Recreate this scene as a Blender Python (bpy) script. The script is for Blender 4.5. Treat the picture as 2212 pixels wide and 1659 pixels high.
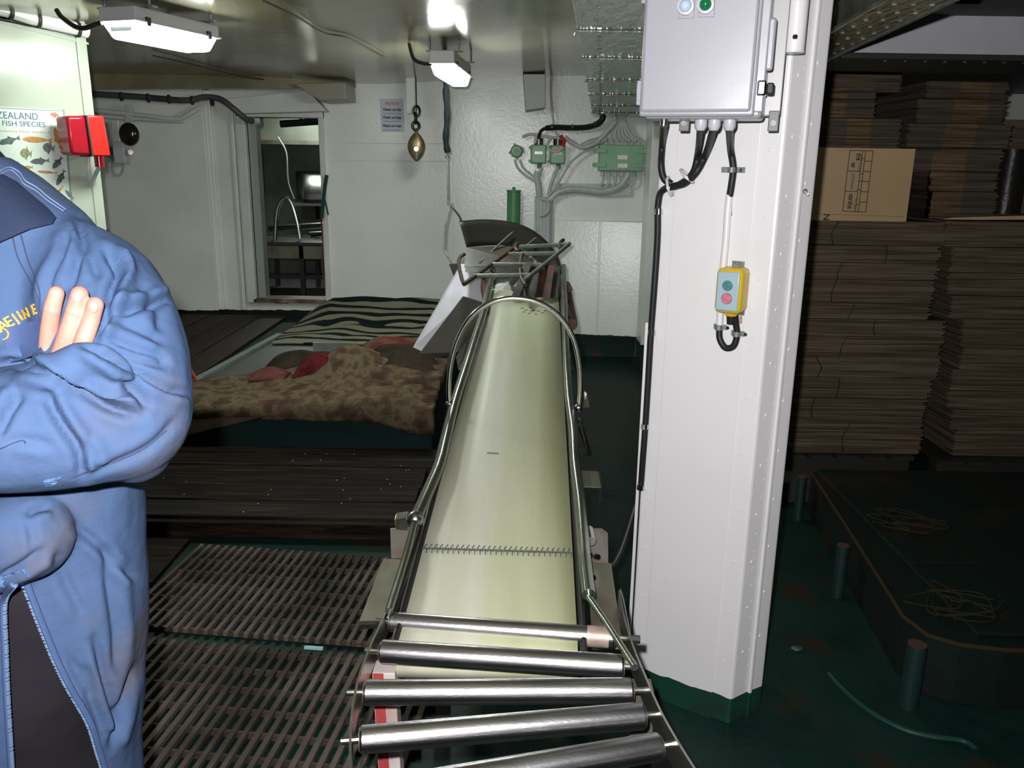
import bpy, bmesh, math, random
import numpy as np
from mathutils import Vector, Matrix
random.seed(7); rng = np.random.default_rng(5)
for o in list(bpy.data.objects): bpy.data.objects.remove(o)
SC = bpy.context.scene; COL = SC.collection
# ------------------------------------------------ camera, world, flash, exposure
FPX, CX, CY = 1800.0, 1106.0, 829.5
PITCH, ROLL = math.radians(14.8), math.radians(0.87)
CAMP = Vector((0, 0, 1.5))
MR = Matrix.Rotation(math.pi/2-PITCH, 3, 'X') @ Matrix.Rotation(ROLL, 3, 'Z')
cd = bpy.data.cameras.new('camera'); cam = bpy.data.objects.new('camera', cd); COL.objects.link(cam)
cd.sensor_width = 36; cd.lens = FPX/2212*36; cd.clip_start = .05; cd.clip_end = 60
cam.matrix_world = Matrix.Translation(CAMP) @ MR.to_4x4()
SC.camera = cam
w = bpy.data.worlds.new('world'); SC.world = w; w.use_nodes = True
w.node_tree.nodes['Background'].inputs[0].default_value = (.5, .6, .55, 1)
w.node_tree.nodes['Background'].inputs[1].default_value = .02
SC.view_settings.view_transform = 'Standard'; SC.view_settings.look = 'None'
SC.view_settings.gamma = 1; SC.view_settings.exposure = 0.0; SC.view_settings.use_curve_mapping = False
# the camera's own flash tube: a small lamp just above and left of the lens
fl = bpy.data.lights.new('flash', 'SPOT'); fo = bpy.data.objects.new('flash', fl); COL.objects.link(fo)
fl.energy = 215; fl.color = (1.0, .97, 1.0); fl.spot_size = math.radians(112); fl.spot_blend = .7; fl.shadow_soft_size = .012
fo.matrix_world = Matrix.Translation((-.045, .0, 1.565)) @ Matrix.Rotation(math.pi/2-math.radians(10.5), 4, 'X')

# ------------------------------------------------ pixel -> world points (at a stated real depth)
def ray(x, y): return MR @ Vector(((x-CX)/FPX, -(y-CY)/FPX, -1))
def PY(x, y, Y): d = ray(x, y); return CAMP + d*(Y/d.y)
def PZ(x, y, z): d = ray(x, y); return CAMP + d*((z-1.5)/d.z)
def PP(x, y, p0, n):
    d = ray(x, y); n = Vector(n); return CAMP + d*((Vector(p0)-CAMP).dot(n)/d.dot(n))
BA, BB = .45, .095
def PB(x, y, dz=0):
    d = ray(x, y); return CAMP + d*((BA+dz-1.5)/(d.z-BB*d.y))

# ------------------------------------------------ materials
def lin(c):
    if isinstance(c, str): c = [int(c[i:i+2], 16)/255 for i in (0, 2, 4)]
    return tuple(((v/12.92) if v <= .04045 else ((v+.055)/1.055)**2.4) for v in c)
def alb(c): return c if not isinstance(c, str) else lin(c)
MC = {}
def mat(name, c, rough=.5, metal=0, c2=None, scale=8, amt=.5, bump=0, bscale=30, coat=0, stretch=None, spec=.5, emit=None, estr=0, detail=4, gen=False, sharp=False):
    if name in MC: return MC[name]
    m = bpy.data.materials.new(name); m.use_nodes = True; nt = m.node_tree; N = nt.nodes; L = nt.links
    b = N['Principled BSDF']; c = alb(c)
    b.inputs['Base Color'].default_value = (*c, 1); b.inputs['Roughness'].default_value = rough; b.inputs['Metallic'].default_value = metal
    b.inputs['Specular IOR Level'].default_value = spec
    b.inputs['Coat Weight'].default_value = coat
    tc = N.new('ShaderNodeTexCoord'); src = tc.outputs['Object']
    if stretch:
        mp = N.new('ShaderNodeMapping'); mp.inputs['Scale'].default_value = stretch; L.new(src, mp.inputs[0]); src = mp.outputs[0]
    if c2 is not None:
        n = N.new('ShaderNodeTexNoise'); n.inputs['Scale'].default_value = scale; n.inputs['Detail'].default_value = detail; L.new(src, n.inputs['Vector'])
        r = N.new('ShaderNodeValToRGB'); h = .03 if sharp else .18
        r.color_ramp.elements[0].position = amt-h; r.color_ramp.elements[1].position = amt+h
        r.color_ramp.elements[0].color = (*c, 1); r.color_ramp.elements[1].color = (*alb(c2), 1)
        L.new(n.outputs['Fac'], r.inputs[0]); L.new(r.outputs[0], b.inputs['Base Color'])
    if bump:
        n2 = N.new('ShaderNodeTexNoise'); n2.inputs['Scale'].default_value = bscale; n2.inputs['Detail'].default_value = 3; L.new(src, n2.inputs['Vector'])
        bp = N.new('ShaderNodeBump'); bp.inputs['Strength'].default_value = bump; bp.inputs['Distance'].default_value = .01
        L.new(n2.outputs['Fac'], bp.inputs['Height']); L.new(bp.outputs[0], b.inputs['Normal'])
    if emit: b.inputs['Emission Color'].default_value = (*alb(emit), 1); b.inputs['Emission Strength'].default_value = estr
    MC[name] = m; return m
def two_tone(name, c_hi, c_lo, z, wob, rough=.3, bump=.1, bscale=6, coat=0, rust=None, c3=None):
    """paint that changes colour at world height z with a brushed ragged edge"""
    m = mat(name, c_hi, rough=rough, bump=bump, bscale=bscale, coat=coat); nt = m.node_tree; N = nt.nodes; L = nt.links
    g = N.new('ShaderNodeNewGeometry'); s = N.new('ShaderNodeSeparateXYZ'); L.new(g.outputs['Position'], s.inputs[0])
    n = N.new('ShaderNodeTexNoise'); n.inputs['Scale'].default_value = 14; n.inputs['Detail'].default_value = 6; L.new(g.outputs['Position'], n.inputs['Vector'])
    a = N.new('ShaderNodeMath'); a.operation = 'MULTIPLY_ADD'; L.new(n.outputs['Fac'], a.inputs[0]); a.inputs[1].default_value = wob; L.new(s.outputs['Z'], a.inputs[2])
    t = N.new('ShaderNodeMath'); t.operation = 'GREATER_THAN'; L.new(a.outputs[0], t.inputs[0]); t.inputs[1].default_value = z+wob*.5
    mx = N.new('ShaderNodeMix'); mx.data_type = 'RGBA'; L.new(t.outputs[0], mx.inputs[0])
    n3 = N.new('ShaderNodeTexNoise'); n3.inputs['Scale'].default_value = 9; n3.inputs['Detail'].default_value = 8; L.new(g.outputs['Position'], n3.inputs['Vector'])
    r = N.new('ShaderNodeValToRGB'); r.color_ramp.elements[0].position = .52; r.color_ramp.elements[1].position = .66
    r.color_ramp.elements[0].color = (*alb(c_lo), 1); r.color_ramp.elements[1].color = (*alb(rust or c_lo), 1); L.new(n3.outputs['Fac'], r.inputs[0])
    n4 = N.new('ShaderNodeTexNoise'); n4.inputs['Scale'].default_value = 1.7; n4.inputs['Detail'].default_value = 6; L.new(g.outputs['Position'], n4.inputs['Vector'])
    r2 = N.new('ShaderNodeValToRGB'); r2.color_ramp.elements[0].position = .35; r2.color_ramp.elements[1].position = .7
    r2.color_ramp.elements[0].color = (*alb(c_hi), 1); r2.color_ramp.elements[1].color = (*alb(c3 or c_hi), 1); L.new(n4.outputs['Fac'], r2.inputs[0])
    L.new(r.outputs[0], mx.inputs[6]); L.new(r2.outputs[0], mx.inputs[7]); L.new(mx.outputs[2], N['Principled BSDF'].inputs['Base Color'])
    return m

GREEN = (.010, .040, .028)
m_floor = mat('deck_paint', (.0035, .016, .012), rough=.5, c2=(.008, .029, .022), scale=4, amt=.5, bump=.3, bscale=25, spec=.22, detail=9)
def add_rust(m, col, lo=.62, hi=.72, scale=3.0):
    nt = m.node_tree; N = nt.nodes; L = nt.links; b = N['Principled BSDF']
    old = b.inputs['Base Color'].links[0].from_socket if b.inputs['Base Color'].links else None
    g = N.new('ShaderNodeNewGeometry'); n = N.new('ShaderNodeTexNoise'); n.inputs['Scale'].default_value = scale; n.inputs['Detail'].default_value = 9
    L.new(g.outputs['Position'], n.inputs['Vector']); r = N.new('ShaderNodeValToRGB'); r.color_ramp.elements[0].position = lo; r.color_ramp.elements[1].position = hi
    L.new(n.outputs['Fac'], r.inputs[0]); mx = N.new('ShaderNodeMix'); mx.data_type = 'RGBA'
    L.new(r.outputs[0], mx.inputs[0])
    if old: L.new(old, mx.inputs[6])
    else: mx.inputs[6].default_value = b.inputs['Base Color'].default_value
    mx.inputs[7].default_value = (*alb(col), 1); L.new(mx.outputs[2], b.inputs['Base Color']); return m
add_rust(m_floor, (.028, .016, .009), .57, .68, 2.6)
m_wall = two_tone('gloss_wall_paint', (.82, .85, .80), GREEN, .21, .03, rough=.25, bump=.10, bscale=45, rust=(.05, .03, .02), c3=(.72, .76, .70))
m_wallL = two_tone('gloss_wall_paint_left', (.76, .79, .73), (.008, .012, .010), .34, .03, rough=.32, bump=.12, bscale=7, c3=(.62, .65, .58))
m_white = mat('white_paint', (.66, .68, .64), rough=.35, c2=(.56, .58, .54), scale=4, bump=.1, bscale=12)
m_panel = mat('partition_white', (.46, .52, .42), rough=.22, c2=(.41, .47, .38), scale=2, bump=.08, bscale=5, coat=.2)
m_pillar = two_tone('pillar_paint', (.66, .66, .655), (.008, .045, .030), .082, .02, rough=.33, bump=.12, bscale=9, rust=(.012, .03, .02), c3=(.61, .61, .60))
m_ceil = mat('ceiling_gloss', (.27, .25, .155), rough=.17, c2=(.14, .13, .08), scale=2.2, bump=.22, bscale=3.2, spec=.7, detail=8)
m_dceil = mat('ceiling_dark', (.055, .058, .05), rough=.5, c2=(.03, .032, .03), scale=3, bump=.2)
m_girder = mat('girder_gloss', (.26, .27, .20), rough=.13, c2=(.10, .14, .09), scale=6, bump=.5, bscale=14, spec=.9, detail=8, stretch=(3, .6, 1))
m_stain = mat('stainless', (.50, .50, .47), rough=.28, metal=1, c2=(.36, .37, .32), scale=12, bump=.04, bscale=60, detail=6)
m_roller = mat('roller_steel', (.62, .61, .62), rough=.27, metal=1, c2=(.42, .41, .42), scale=10, bump=.05, bscale=80, stretch=(1, 6, 6), detail=6)
m_tube = mat('dull_tube_steel', (.30, .33, .27), rough=.25, metal=.9, c2=(.2, .22, .18), scale=10, bump=.05)
m_chrome = mat('bright_tube', (.7, .7, .68), rough=.15, metal=1)
m_rusty = mat('rusty_steel', (.22, .17, .12), rough=.6, metal=.4, c2=(.10, .055, .03), scale=12, bump=.3, bscale=40)
m_platesteel = mat('stained_plate', (.25, .25, .19), rough=.4, metal=.7, c2=(.15, .09, .05), scale=7, amt=.62, bump=.1)
m_black = mat('black_rubber', (.010, .010, .011), rough=.5, spec=.35)
m_blacksteel = mat('black_sheet', (.012, .011, .010), rough=.45, c2=(.02, .018, .014), scale=5, bump=.1)
m_brownsheet = mat('stained_sheet', (.06, .055, .04), rough=.45, c2=(.03, .027, .02), scale=8)
m_galv = mat('galvanised', (.22, .25, .21), rough=.5, metal=.4, c2=(.13, .15, .13), scale=30, bump=.2, bscale=80)
m_rod = mat('rod_brown', (.045, .034, .018), rough=.55, metal=.2, c2=(.06, .022, .010), scale=30, bump=.2)
m_belt = mat('belt_pvc', (.60, .60, .50), rough=.45, c2=(.42, .43, .27), scale=1.3, bump=.05, bscale=60, stretch=(5, .35, 1), detail=8, amt=.50)
m_dark = mat('dark_recess', (.015, .016, .014), rough=.6)
m_wood = mat('wet_dark_wood', (.006, .004, .0025), rough=.6, c2=(.040, .027, .018), scale=3, bump=.6, bscale=12, stretch=(.8, 16, 6), detail=10, amt=.64, spec=.12)
m_woodl = mat('wet_dark_wood_lengthwise', (.014, .009, .006), rough=.6, c2=(.04, .027, .018), scale=5, bump=.5, bscale=12, stretch=(14, 1, 6), detail=9, amt=.56, spec=.12)
m_slat = mat('worn_grate_wood', (.19, .155, .125), rough=.7, c2=(.035, .027, .021), scale=2.4, bump=.3, bscale=30, detail=9, amt=.46, spec=.15)
m_slatg = mat('grate_crossbar', (.07, .055, .04), rough=.7, c2=(.03, .024, .017), scale=6, spec=.15)
m_box = mat('grey_box_plastic', (.30, .30, .328), rough=.3, bump=.02, coat=.1)
m_gland = mat('gland_grey', (.42, .44, .46), rough=.4)
m_jgreen = mat('junction_green', (.24, .45, .27), rough=.4, c2=(.20, .39, .23), scale=8, bump=.05)
m_cyl = mat('cylinder_green', (.08, .26, .10), rough=.4, c2=(.07, .22, .09), scale=8)
m_gcable = mat('painted_cable', (.52, .56, .55), rough=.45, bump=.25, bscale=40, c2=(.42, .46, .45), scale=10)
m_red = mat('red_plastic', (.62, .015, .012), rough=.3, c2=(.52, .02, .015), scale=5)
m_dred = mat('dark_red_lens', (.33, .008, .018), rough=.2, c2=(.28, .01, .02), scale=20, bump=.1, bscale=60)
m_yellow = mat('yellow_plastic', (.62, .42, .01), rough=.3)
m_paper = mat('paper', (.62, .66, .72), rough=.6)
m_ink = mat('ink', (.04, .06, .14), rough=.6)
m_bluepl = mat('station_face', (.30, .42, .46), rough=.3, bump=.15, bscale=40)
m_brass = mat('bronze_block', (.34, .27, .14), rough=.35, metal=.6, c2=(.2, .15, .08), scale=20)
m_carton = mat('carton_board', (.50, .36, .19), rough=.75, c2=(.45, .32, .165), scale=3)

# ------------------------------------------------ mesh builder
ORG = {}
class MB:
    def __init__(s): s.v = []; s.f = []; s.mi = []; s.cm = 0
    def add(s, vs, fs):
        b = len(s.v); s.v += [Vector(v) for v in vs]; s.f += [tuple(i+b for i in f) for f in fs]; s.mi += [s.cm]*len(fs); return s
    def box(s, c, size, R=None):
        c = Vector(c); h = [x/2 for x in size]; pts = []
        for z in (-1, 1):
            for x, y in ((-1, -1), (1, -1), (1, 1), (-1, 1)):
                p = Vector((x*h[0], y*h[1], z*h[2])); pts.append(c+(R @ p if R else p))
        return s.hexa(pts)
    def hexa(s, p): return s.add(p, [(3, 2, 1, 0), (4, 5, 6, 7), (0, 1, 5, 4), (1, 2, 6, 5), (2, 3, 7, 6), (3, 0, 4, 7)])
    def bb(s, x0, x1, y0, y1, z0, z1): return s.box(((x0+x1)/2, (y0+y1)/2, (z0+z1)/2), (x1-x0, y1-y0, z1-z0))
    def prism(s, out, off):
        n = len(out); off = Vector(off); a = [Vector(p) for p in out]
        return s.add(a+[p+off for p in a], [tuple(range(n))[::-1], tuple(range(n, 2*n))]+[(i, (i+1) % n, n+(i+1) % n, n+i) for i in range(n)])
    def tube(s, pts, r, n=10, closed=False, cap=True):
        P = [Vector(p) for p in pts]; m = len(P); R = r if isinstance(r, (list, tuple)) else [r]*m
        T = []
        for i in range(m):
            a = P[(i-1) % m] if (closed or i > 0) else P[i]; b = P[(i+1) % m] if (closed or i < m-1) else P[i]
            T.append((b-a).normalized())
        u = T[0].orthogonal().normalized(); vs = []
        for i in range(m):
            u = (u-T[i]*u.dot(T[i])).normalized(); w_ = T[i].cross(u)
            for k in range(n):
                a = 2*math.pi*k/n; vs.append(P[i]+(u*math.cos(a)+w_*math.sin(a))*R[i])
        fs = []
        for i in range(m if closed else m-1):
            for k in range(n):
                j = (i+1) % m; fs.append((i*n+k, i*n+(k+1) % n, j*n+(k+1) % n, j*n+k))
        if cap and not closed: fs += [tuple(range(n))[::-1], tuple(range((m-1)*n, m*n))]
        return s.add(vs, fs)
    def cyl(s, a, b, r, n=16): return s.tube([a, b], r, n)
    def ball(s, c, r, n=12, m=8, R=None):
        r = (r, r, r) if not hasattr(r, '__len__') else r; vs = []; c = Vector(c)
        for i in range(m+1):
            t = math.pi*i/m
            for k in range(n):
                a = 2*math.pi*k/n; p = Vector((r[0]*math.sin(t)*math.cos(a), r[1]*math.sin(t)*math.sin(a), r[2]*math.cos(t)))
                vs.append(c+(R @ p if R else p))
        return s.add(vs, [(i*n+k, (i+1)*n+k, (i+1)*n+(k+1) % n, i*n+(k+1) % n) for i in range(m) for k in range(n)])
    def dome(s, c, nrm, r, h, n=8):
        nrm = Vector(nrm).normalized(); u = nrm.orthogonal().normalized(); w_ = nrm.cross(u); c = Vector(c)
        ring = lambda rr, hh: [c+nrm*hh+(u*math.cos(2*math.pi*k/n)+w_*math.sin(2*math.pi*k/n))*rr for k in range(n)]
        vs = ring(r, -.001)+ring(r*.75, h*.7)+[c+nrm*h]
        return s.add(vs, [(k, (k+1) % n, n+(k+1) % n, n+k) for k in range(n)]+[(n+k, n+(k+1) % n, 2*n) for k in range(n)])
    def grid(s, fn, nu, nv):
        vs = [fn(i/nu, j/nv) for j in range(nv+1) for i in range(nu+1)]
        return s.add(vs, [(j*(nu+1)+i, j*(nu+1)+i+1, (j+1)*(nu+1)+i+1, (j+1)*(nu+1)+i) for j in range(nv) for i in range(nu)])
    def sheet(s, pts, t):   # flat polygon with thickness t along its normal
        P = [Vector(p) for p in pts]; n = Vector((0, 0, 0))
        for i in range(len(P)): n += (P[i]-P[0]).cross(P[(i+1) % len(P)]-P[0])
        n.normalize()
        if n.y > 0: n = -n
        return s.prism([p for p in P], n*-t)
    def build(s, name, m, parent=None, smooth=True, bevel=0, ang=35, solid=0, sub=0):
        me = bpy.data.meshes.new(name)
        if parent is None:
            xs = [v.x for v in s.v]; ys = [v.y for v in s.v]; zs = [v.z for v in s.v]
            o0 = Vector(((min(xs)+max(xs))/2, (min(ys)+max(ys))/2, min(zs)))
        else: o0 = ORG[parent.name]
        me.from_pydata([tuple(v-o0) for v in s.v], [], s.f)
        ms = m if isinstance(m, (list, tuple)) else [m]
        for q in ms: me.materials.append(q)
        if len(ms) > 1: me.polygons.foreach_set('material_index', s.mi)
        bm = bmesh.new(); bm.from_mesh(me); bmesh.ops.recalc_face_normals(bm, faces=bm.faces); bm.to_mesh(me); bm.free()
        if smooth:
            me.polygons.foreach_set('use_smooth', [True]*len(me.polygons)); me.set_sharp_from_angle(angle=math.radians(ang))
        o = bpy.data.objects.new(name, me); COL.objects.link(o); ORG[o.name] = o0
        if parent is None: o.location = o0
        else: o.parent = parent
        if solid: md = o.modifiers.new('s', 'SOLIDIFY'); md.thickness = solid; md.offset = 0
        if sub: md = o.modifiers.new('u', 'SUBSURF'); md.levels = md.render_levels = sub
        if bevel: md = o.modifiers.new('b', 'BEVEL'); md.width = bevel; md.segments = 2; md.limit_method = 'ANGLE'; md.angle_limit = math.radians(40)
        return o
def thing(name, label, cat, loc, group=None):
    o = bpy.data.objects.new(name, None); COL.objects.link(o); o.location = loc; ORG[o.name] = Vector(loc)
    o.empty_display_size = .05; o['label'] = label; o['category'] = cat
    if group: o['group'] = group
    return o
def tag(o, label, cat=None, group=None, kind=None):
    if label: o['label'] = label
    if cat: o['category'] = cat
    if group: o['group'] = group
    if kind: o['kind'] = kind
    return o
def struct(o, label=None): o['kind'] = 'structure'; tag(o, label) if label else None; return o
def text(name, body, size, origin, ux, uy, m, parent, ext=.0006, align='CENTER', bold=0):
    cu = bpy.data.curves.new('t', 'FONT'); cu.body = body; cu.size = size; cu.align_x = align; cu.align_y = 'CENTER'; cu.extrude = ext; cu.resolution_u = 2; cu.offset = bold
    t = bpy.data.objects.new('t', cu); COL.objects.link(t); bpy.context.view_layer.update()
    me = bpy.data.meshes.new_from_object(t.evaluated_get(bpy.context.evaluated_depsgraph_get())); bpy.data.objects.remove(t)
    ux = Vector(ux).normalized(); uy = Vector(uy); uy = (uy-ux*uy.dot(ux)).normalized(); uz = ux.cross(uy)
    R = Matrix((ux, uy, uz)).transposed().to_4x4()
    me.transform(Matrix.Translation(Vector(origin)-ORG[parent.name]) @ R); me.materials.clear(); me.materials.append(m)
    o = bpy.data.objects.new(name, me); COL.objects.link(o); o.parent = parent; ORG[o.name] = ORG[parent.name]; return o
def smooth_path(pts, n=6):
    P = [Vector(p) for p in pts]; P = [P[0]*2-P[1]]+P+[P[-1]*2-P[-2]]; out = []
    for i in range(1, len(P)-2):
        for k in range(n):
            t = k/n; a, b, c, d = P[i-1:i+3]
            out.append(.5*((2*b)+(c-a)*t+(2*a-5*b+4*c-d)*t*t+(3*b-a-3*c+d)*t**3))
    return out+[P[-2]]
Zax = Vector((0, 0, 1))
def rotz(a): return Matrix.Rotation(a, 3, 'Z')

# ================================================= SETTING
def ceil_z(x): return 2.128+.06*max(x, -1.0) if x < 1.1 else 2.06
struct(MB().bb(-4.2, 4.6, -1.6, 7.0, -.1, 0).build('floor', m_floor, smooth=False), 'dark green painted steel deck with rust and scuffs')
# ceiling: gently sloping glossy plates
c = MB(); n = 24
def cf(u, v):
    x = -4.2+u*5.35; y = -1.6+v*8.4
    return Vector((x, y, ceil_z(x-.06)+.006*math.sin(x*3.1+y*1.3)+.006*math.sin(y*2.7-x)))
c.grid(cf, 40, 60); ce = struct(c.build('ceiling', m_ceil, ang=80), 'glossy dirty cream steel deckhead reflecting the lamps')
o = MB().bb(1.1, 4.6, -1.6, 7.0, 2.06, 2.12).build('ceiling.001', m_dceil, smooth=False); struct(o, 'dark grey deckhead above the cartons')  # this deckhead has a darker grey base colour
struct(MB().prism([(-4.2, 6.2, 1.955), (-2.9, 6.2, 1.965), (-1.6, 6.3, 2.0), (-1.2, 6.56, 2.03), (-1.2, 6.6, 2.03), (-4.2, 6.6, 1.955)], (0, 0, .13)).build('trim_2', m_ceil, smooth=False), 'dirty cream soffit along top of the bulkhead at left')
# back wall with door opening
DX0, DX1, DZ0, DZ1 = -2.04, -1.487, .435, 1.812
YB = 6.6
b = MB(); b.bb(-2.34, DX0, YB, YB+.08, 0, 2.3); b.bb(DX0, DX1, YB, YB+.08, 0, DZ0); b.bb(DX0, DX1, YB, YB+.08, DZ1, 2.3); b.bb(-4.2, -2.34, YB-.07, YB+.08, 0, 2.3)
wl = struct(b.build('wall_back', m_wallL, smooth=False, bevel=.004), 'white gloss bulkhead left of and around the doorway')
b = MB(); b.bb(DX1, 4.6, YB, YB+.08, 0, 2.3)
wb = struct(b.build('wall_back.001', m_wall, smooth=False), 'white gloss bulkhead behind the conveyor with green painted foot')
for px in (978,):
    q = PY(px, 450 if px > 1000 else 300, YB-.004); z0, z1 = (.21, 2.15) if px == 978 else (.21, 1.25 if px > 1000 else 2.1)
    MB().bb(q.x-.006, q.x+.006, YB-.006, YB+.001, z0, z1).build('seam', m_wall, wb, smooth=False, bevel=.002)
for py in (307, 345):
    q = PY(720, py, YB); q2 = PY(975, py+4, YB); MB().tube([(q.x, YB, q.z), ((q.x+q2.x)/2, YB, (q.z+q2.z)/2-.004), (q2.x, YB, q2.z)], .004, 6).build('seam', m_wall, wb)
q = PY(1200, 475, YB); zp = q.z
pyf = lambda x, z: YB-.115-.135*(x-.31)+.098*(z-.2)
for x0, x1 in ((.31, .655), (.665, 1.09)):
    MB().hexa([(x0, pyf(x0, .2), .2), (x1, pyf(x1, .2), .2), (x1, YB, .2), (x0, YB, .2), (x0, pyf(x0, zp), zp), (x1, pyf(x1, zp), zp), (x1, YB, zp), (x0, YB, zp)]).build('panel', m_wall, wb, smooth=False, bevel=.004)
MB().hexa([(.655, pyf(.655, .2)-.006, .2), (.665, pyf(.665, .2)-.006, .2), (.665, YB, .2), (.655, YB, .2), (.655, pyf(.655, zp)-.006, zp), (.665, pyf(.665, zp)-.006, zp), (.665, YB, zp), (.655, YB, zp)]).build('batten', m_wall, wb, smooth=False)
for x0, x1, z0, z1 in ((-2.345, -2.30, 0, 2.0), (-2.16, -2.13, 0, 1.9)):
    MB().bb(x0, x1, YB-.03, YB+.01, .34, z1).build('batten', m_wallL, wl, smooth=False, bevel=.006)
MB().bb(-2.05, DX1+.0, YB-.02, YB+.01, 1.90, 1.93).build('batten', m_wallL, wl, smooth=False, bevel=.005)
# header plates above the door
q = [PY(475, 215, 6.45), PY(665, 195, 6.45), PY(705, 240, 6.45), PY(525, 245, 6.45)]
MB().prism(q, (0, .14, 0)).build('header_plate', m_white, wl, smooth=False, bevel=.004)
# door frame
dr = MB(); t_ = .045
for x in (DX0, DX1): pass
dr.bb(DX0-.07, DX0+.0, YB-.05, YB+.1, DZ0-.03, DZ1+.05)
door = struct(dr.build('door_1', m_white, smooth=False, bevel=.006), 'open doorway in the white bulkhead leading to a washing room')
MB().bb(DX0, DX0+.06, YB+.02, YB+.14, DZ0, DZ1).build('jamb', mat('jamb_grey', (.3, .33, .3), rough=.3), door, smooth=False, bevel=.003)
MB().bb(DX1-.005, DX1+.035, YB-.03, YB+.1, DZ0-.02, DZ1+.05).build('jamb', m_white, door, smooth=False, bevel=.005)
MB().bb(DX0-.07, DX1+.035, YB-.05, YB+.1, DZ1, DZ1+.05).build('lintel', m_white, door, smooth=False, bevel=.005)
tag(MB().bb(DX0-.02, DX1+.0, YB-.05, YB+.14, DZ0-.03, DZ0+.002).build('sill', mat('worn_sill', (.3, .24, .13), rough=.4, c2=(.06, .04, .02), scale=7), door, smooth=False, bevel=.004), 'worn brass coloured sill')
q = PY(610, 652, YB); MB().box((q.x, YB-.01, q.z), (.1, .03, .02)).build('latch_plate', m_rusty, door, smooth=False)
# outer shell
struct(MB().bb(-4.3, -4.2, -1.6, 7, 0, 2.3).build('wall_left', m_white, smooth=False)); struct(MB().bb(4.6, 4.7, -1.6, 7, 0, 2.3).build('wall_right', m_white, smooth=False))
struct(MB().bb(-4.3, 4.7, -1.7, -1.6, 0, 2.3).build('wall_rear', m_white, smooth=False))
# the washing room seen through the doorway
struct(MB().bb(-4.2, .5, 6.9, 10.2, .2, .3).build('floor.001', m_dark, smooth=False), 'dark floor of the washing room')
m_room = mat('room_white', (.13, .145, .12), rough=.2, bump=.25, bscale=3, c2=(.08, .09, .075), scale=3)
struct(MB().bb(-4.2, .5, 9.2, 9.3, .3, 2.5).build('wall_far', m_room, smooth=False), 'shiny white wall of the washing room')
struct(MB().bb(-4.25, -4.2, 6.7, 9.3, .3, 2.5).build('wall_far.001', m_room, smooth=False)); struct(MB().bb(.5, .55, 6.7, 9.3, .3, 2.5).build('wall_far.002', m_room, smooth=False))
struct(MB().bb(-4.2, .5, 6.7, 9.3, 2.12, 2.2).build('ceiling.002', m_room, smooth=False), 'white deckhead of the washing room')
# partition on the left
PA = Vector((-1.985, 4.1, 0))*.95; pu = Vector((-.58, -.815, 0)).normalized(); pn = Vector((pu.y*-1, pu.x, 0))
if pn.y > 0: pn = -pn
p = MB(); L_ = 1.5
p.prism([PA, PA+pu*L_, PA+pu*L_-pn*.04, PA-pn*.04], (0, 0, 2.04))
part = struct(p.build('wall_left.001', m_panel, smooth=False, bevel=.004), 'white gloss partition carrying the fish poster')
MB().prism([PA+pu*.0+pn*.008-pu*0, PA+pu*.045+pn*.008, PA+pu*.045-pn*.045, PA-pn*.045], (0, 0, 2.045)).build('edge_strip', m_panel, part, smooth=False, bevel=.003)
def PN(x, y, off=0): return PP(x, y, PA+pn*off, pn)

# ================================================= CEILING FURNITURE
def rivet_part(pts, nrm, parent, m, r=.008, h=.004, name='rivets'):
    rb = MB()
    for q in pts: rb.dome(q, nrm, r, h, 7)
    o = rb.build(name, m, parent); o['kind'] = 'stuff'; return o
# wide girder flange left of the pillar
g = thing('deck_girder', 'wide glossy riveted girder running aft under the deckhead beside the pillar', 'girder', (.55, 4.2, 1.85))
def gx(y): return .12+.1*(y-2)
MB().prism([(gx(-1.2), -1.2, 1.85), (gx(6.58), 6.58, 1.85), (gx(6.58)+.47, 6.58, 1.85), (gx(-1.2)+.47, -1.2, 1.85)], (0, 0, .014)).build('flange', m_girder, g, smooth=False, bevel=.003)
MB().prism([(gx(-1.2)+.03, -1.2, 1.864), (gx(6.58)+.03, 6.58, 1.864), (gx(6.58)+.06, 6.58, 1.864), (gx(-1.2)+.06, -1.2, 1.864)], (0, 0, .262)).build('web', m_girder, g, smooth=False)
for y in (2.4, 3.0, 3.75, 4.5, 5.3, 6.0):
    MB().prism([(gx(y)-.005, y, 1.843), (gx(y)+.475, y-.01, 1.843), (gx(y)+.475, y+.05, 1.843), (gx(y)-.005, y+.06, 1.843)], (0, 0, .007)).build('strap', m_girder, g, smooth=False, bevel=.002)
rivet_part([(gx(y)+dx, y, 1.85) for y in np.arange(1.8, 6.5, .09) for dx in (.06,)], (0, 0, -1), g, m_girder, .007, .003)
# riveted girder right of the pillar
g2 = thing('deck_girder', 'riveted dark girder crossing to the right of the pillar top', 'girder', (1.0, 2.6, 1.88))
hx = lambda y: (.80+.10*(y-1.5), 1.0+.105*(y-2.0))
MB().prism([(hx(-1.2)[0], -1.2, 1.88), (hx(6.5)[0], 6.5, 1.88), (hx(6.5)[1], 6.5, 1.88), (hx(-1.2)[1], -1.2, 1.88)], (0, 0, .014)).build('flange', m_girder, g2, smooth=False, bevel=.003)
MB().prism([(hx(-1.2)[1]-.03, -1.2, 1.894), (hx(6.5)[1]-.03, 6.5, 1.894), (hx(6.5)[1]-.01, 6.5, 1.894), (hx(-1.2)[1]-.01, -1.2, 1.894)], (0, 0, .16)).build('web', m_girder, g2, smooth=False)
rivet_part([((hx(y)[0]*(1-t)+hx(y)[1]*t), y, 1.88) for y in np.arange(1.6, 4.2, .11) for t in (.2, .5, .8)], (0, 0, -1), g2, m_girder, .007, .004)
MB().tube([(hx(2)[1], 2.0, 1.885), (hx(4)[1], 4.0, 1.885)], .01, 8).build('edge_bead', m_galv, g2)
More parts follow.
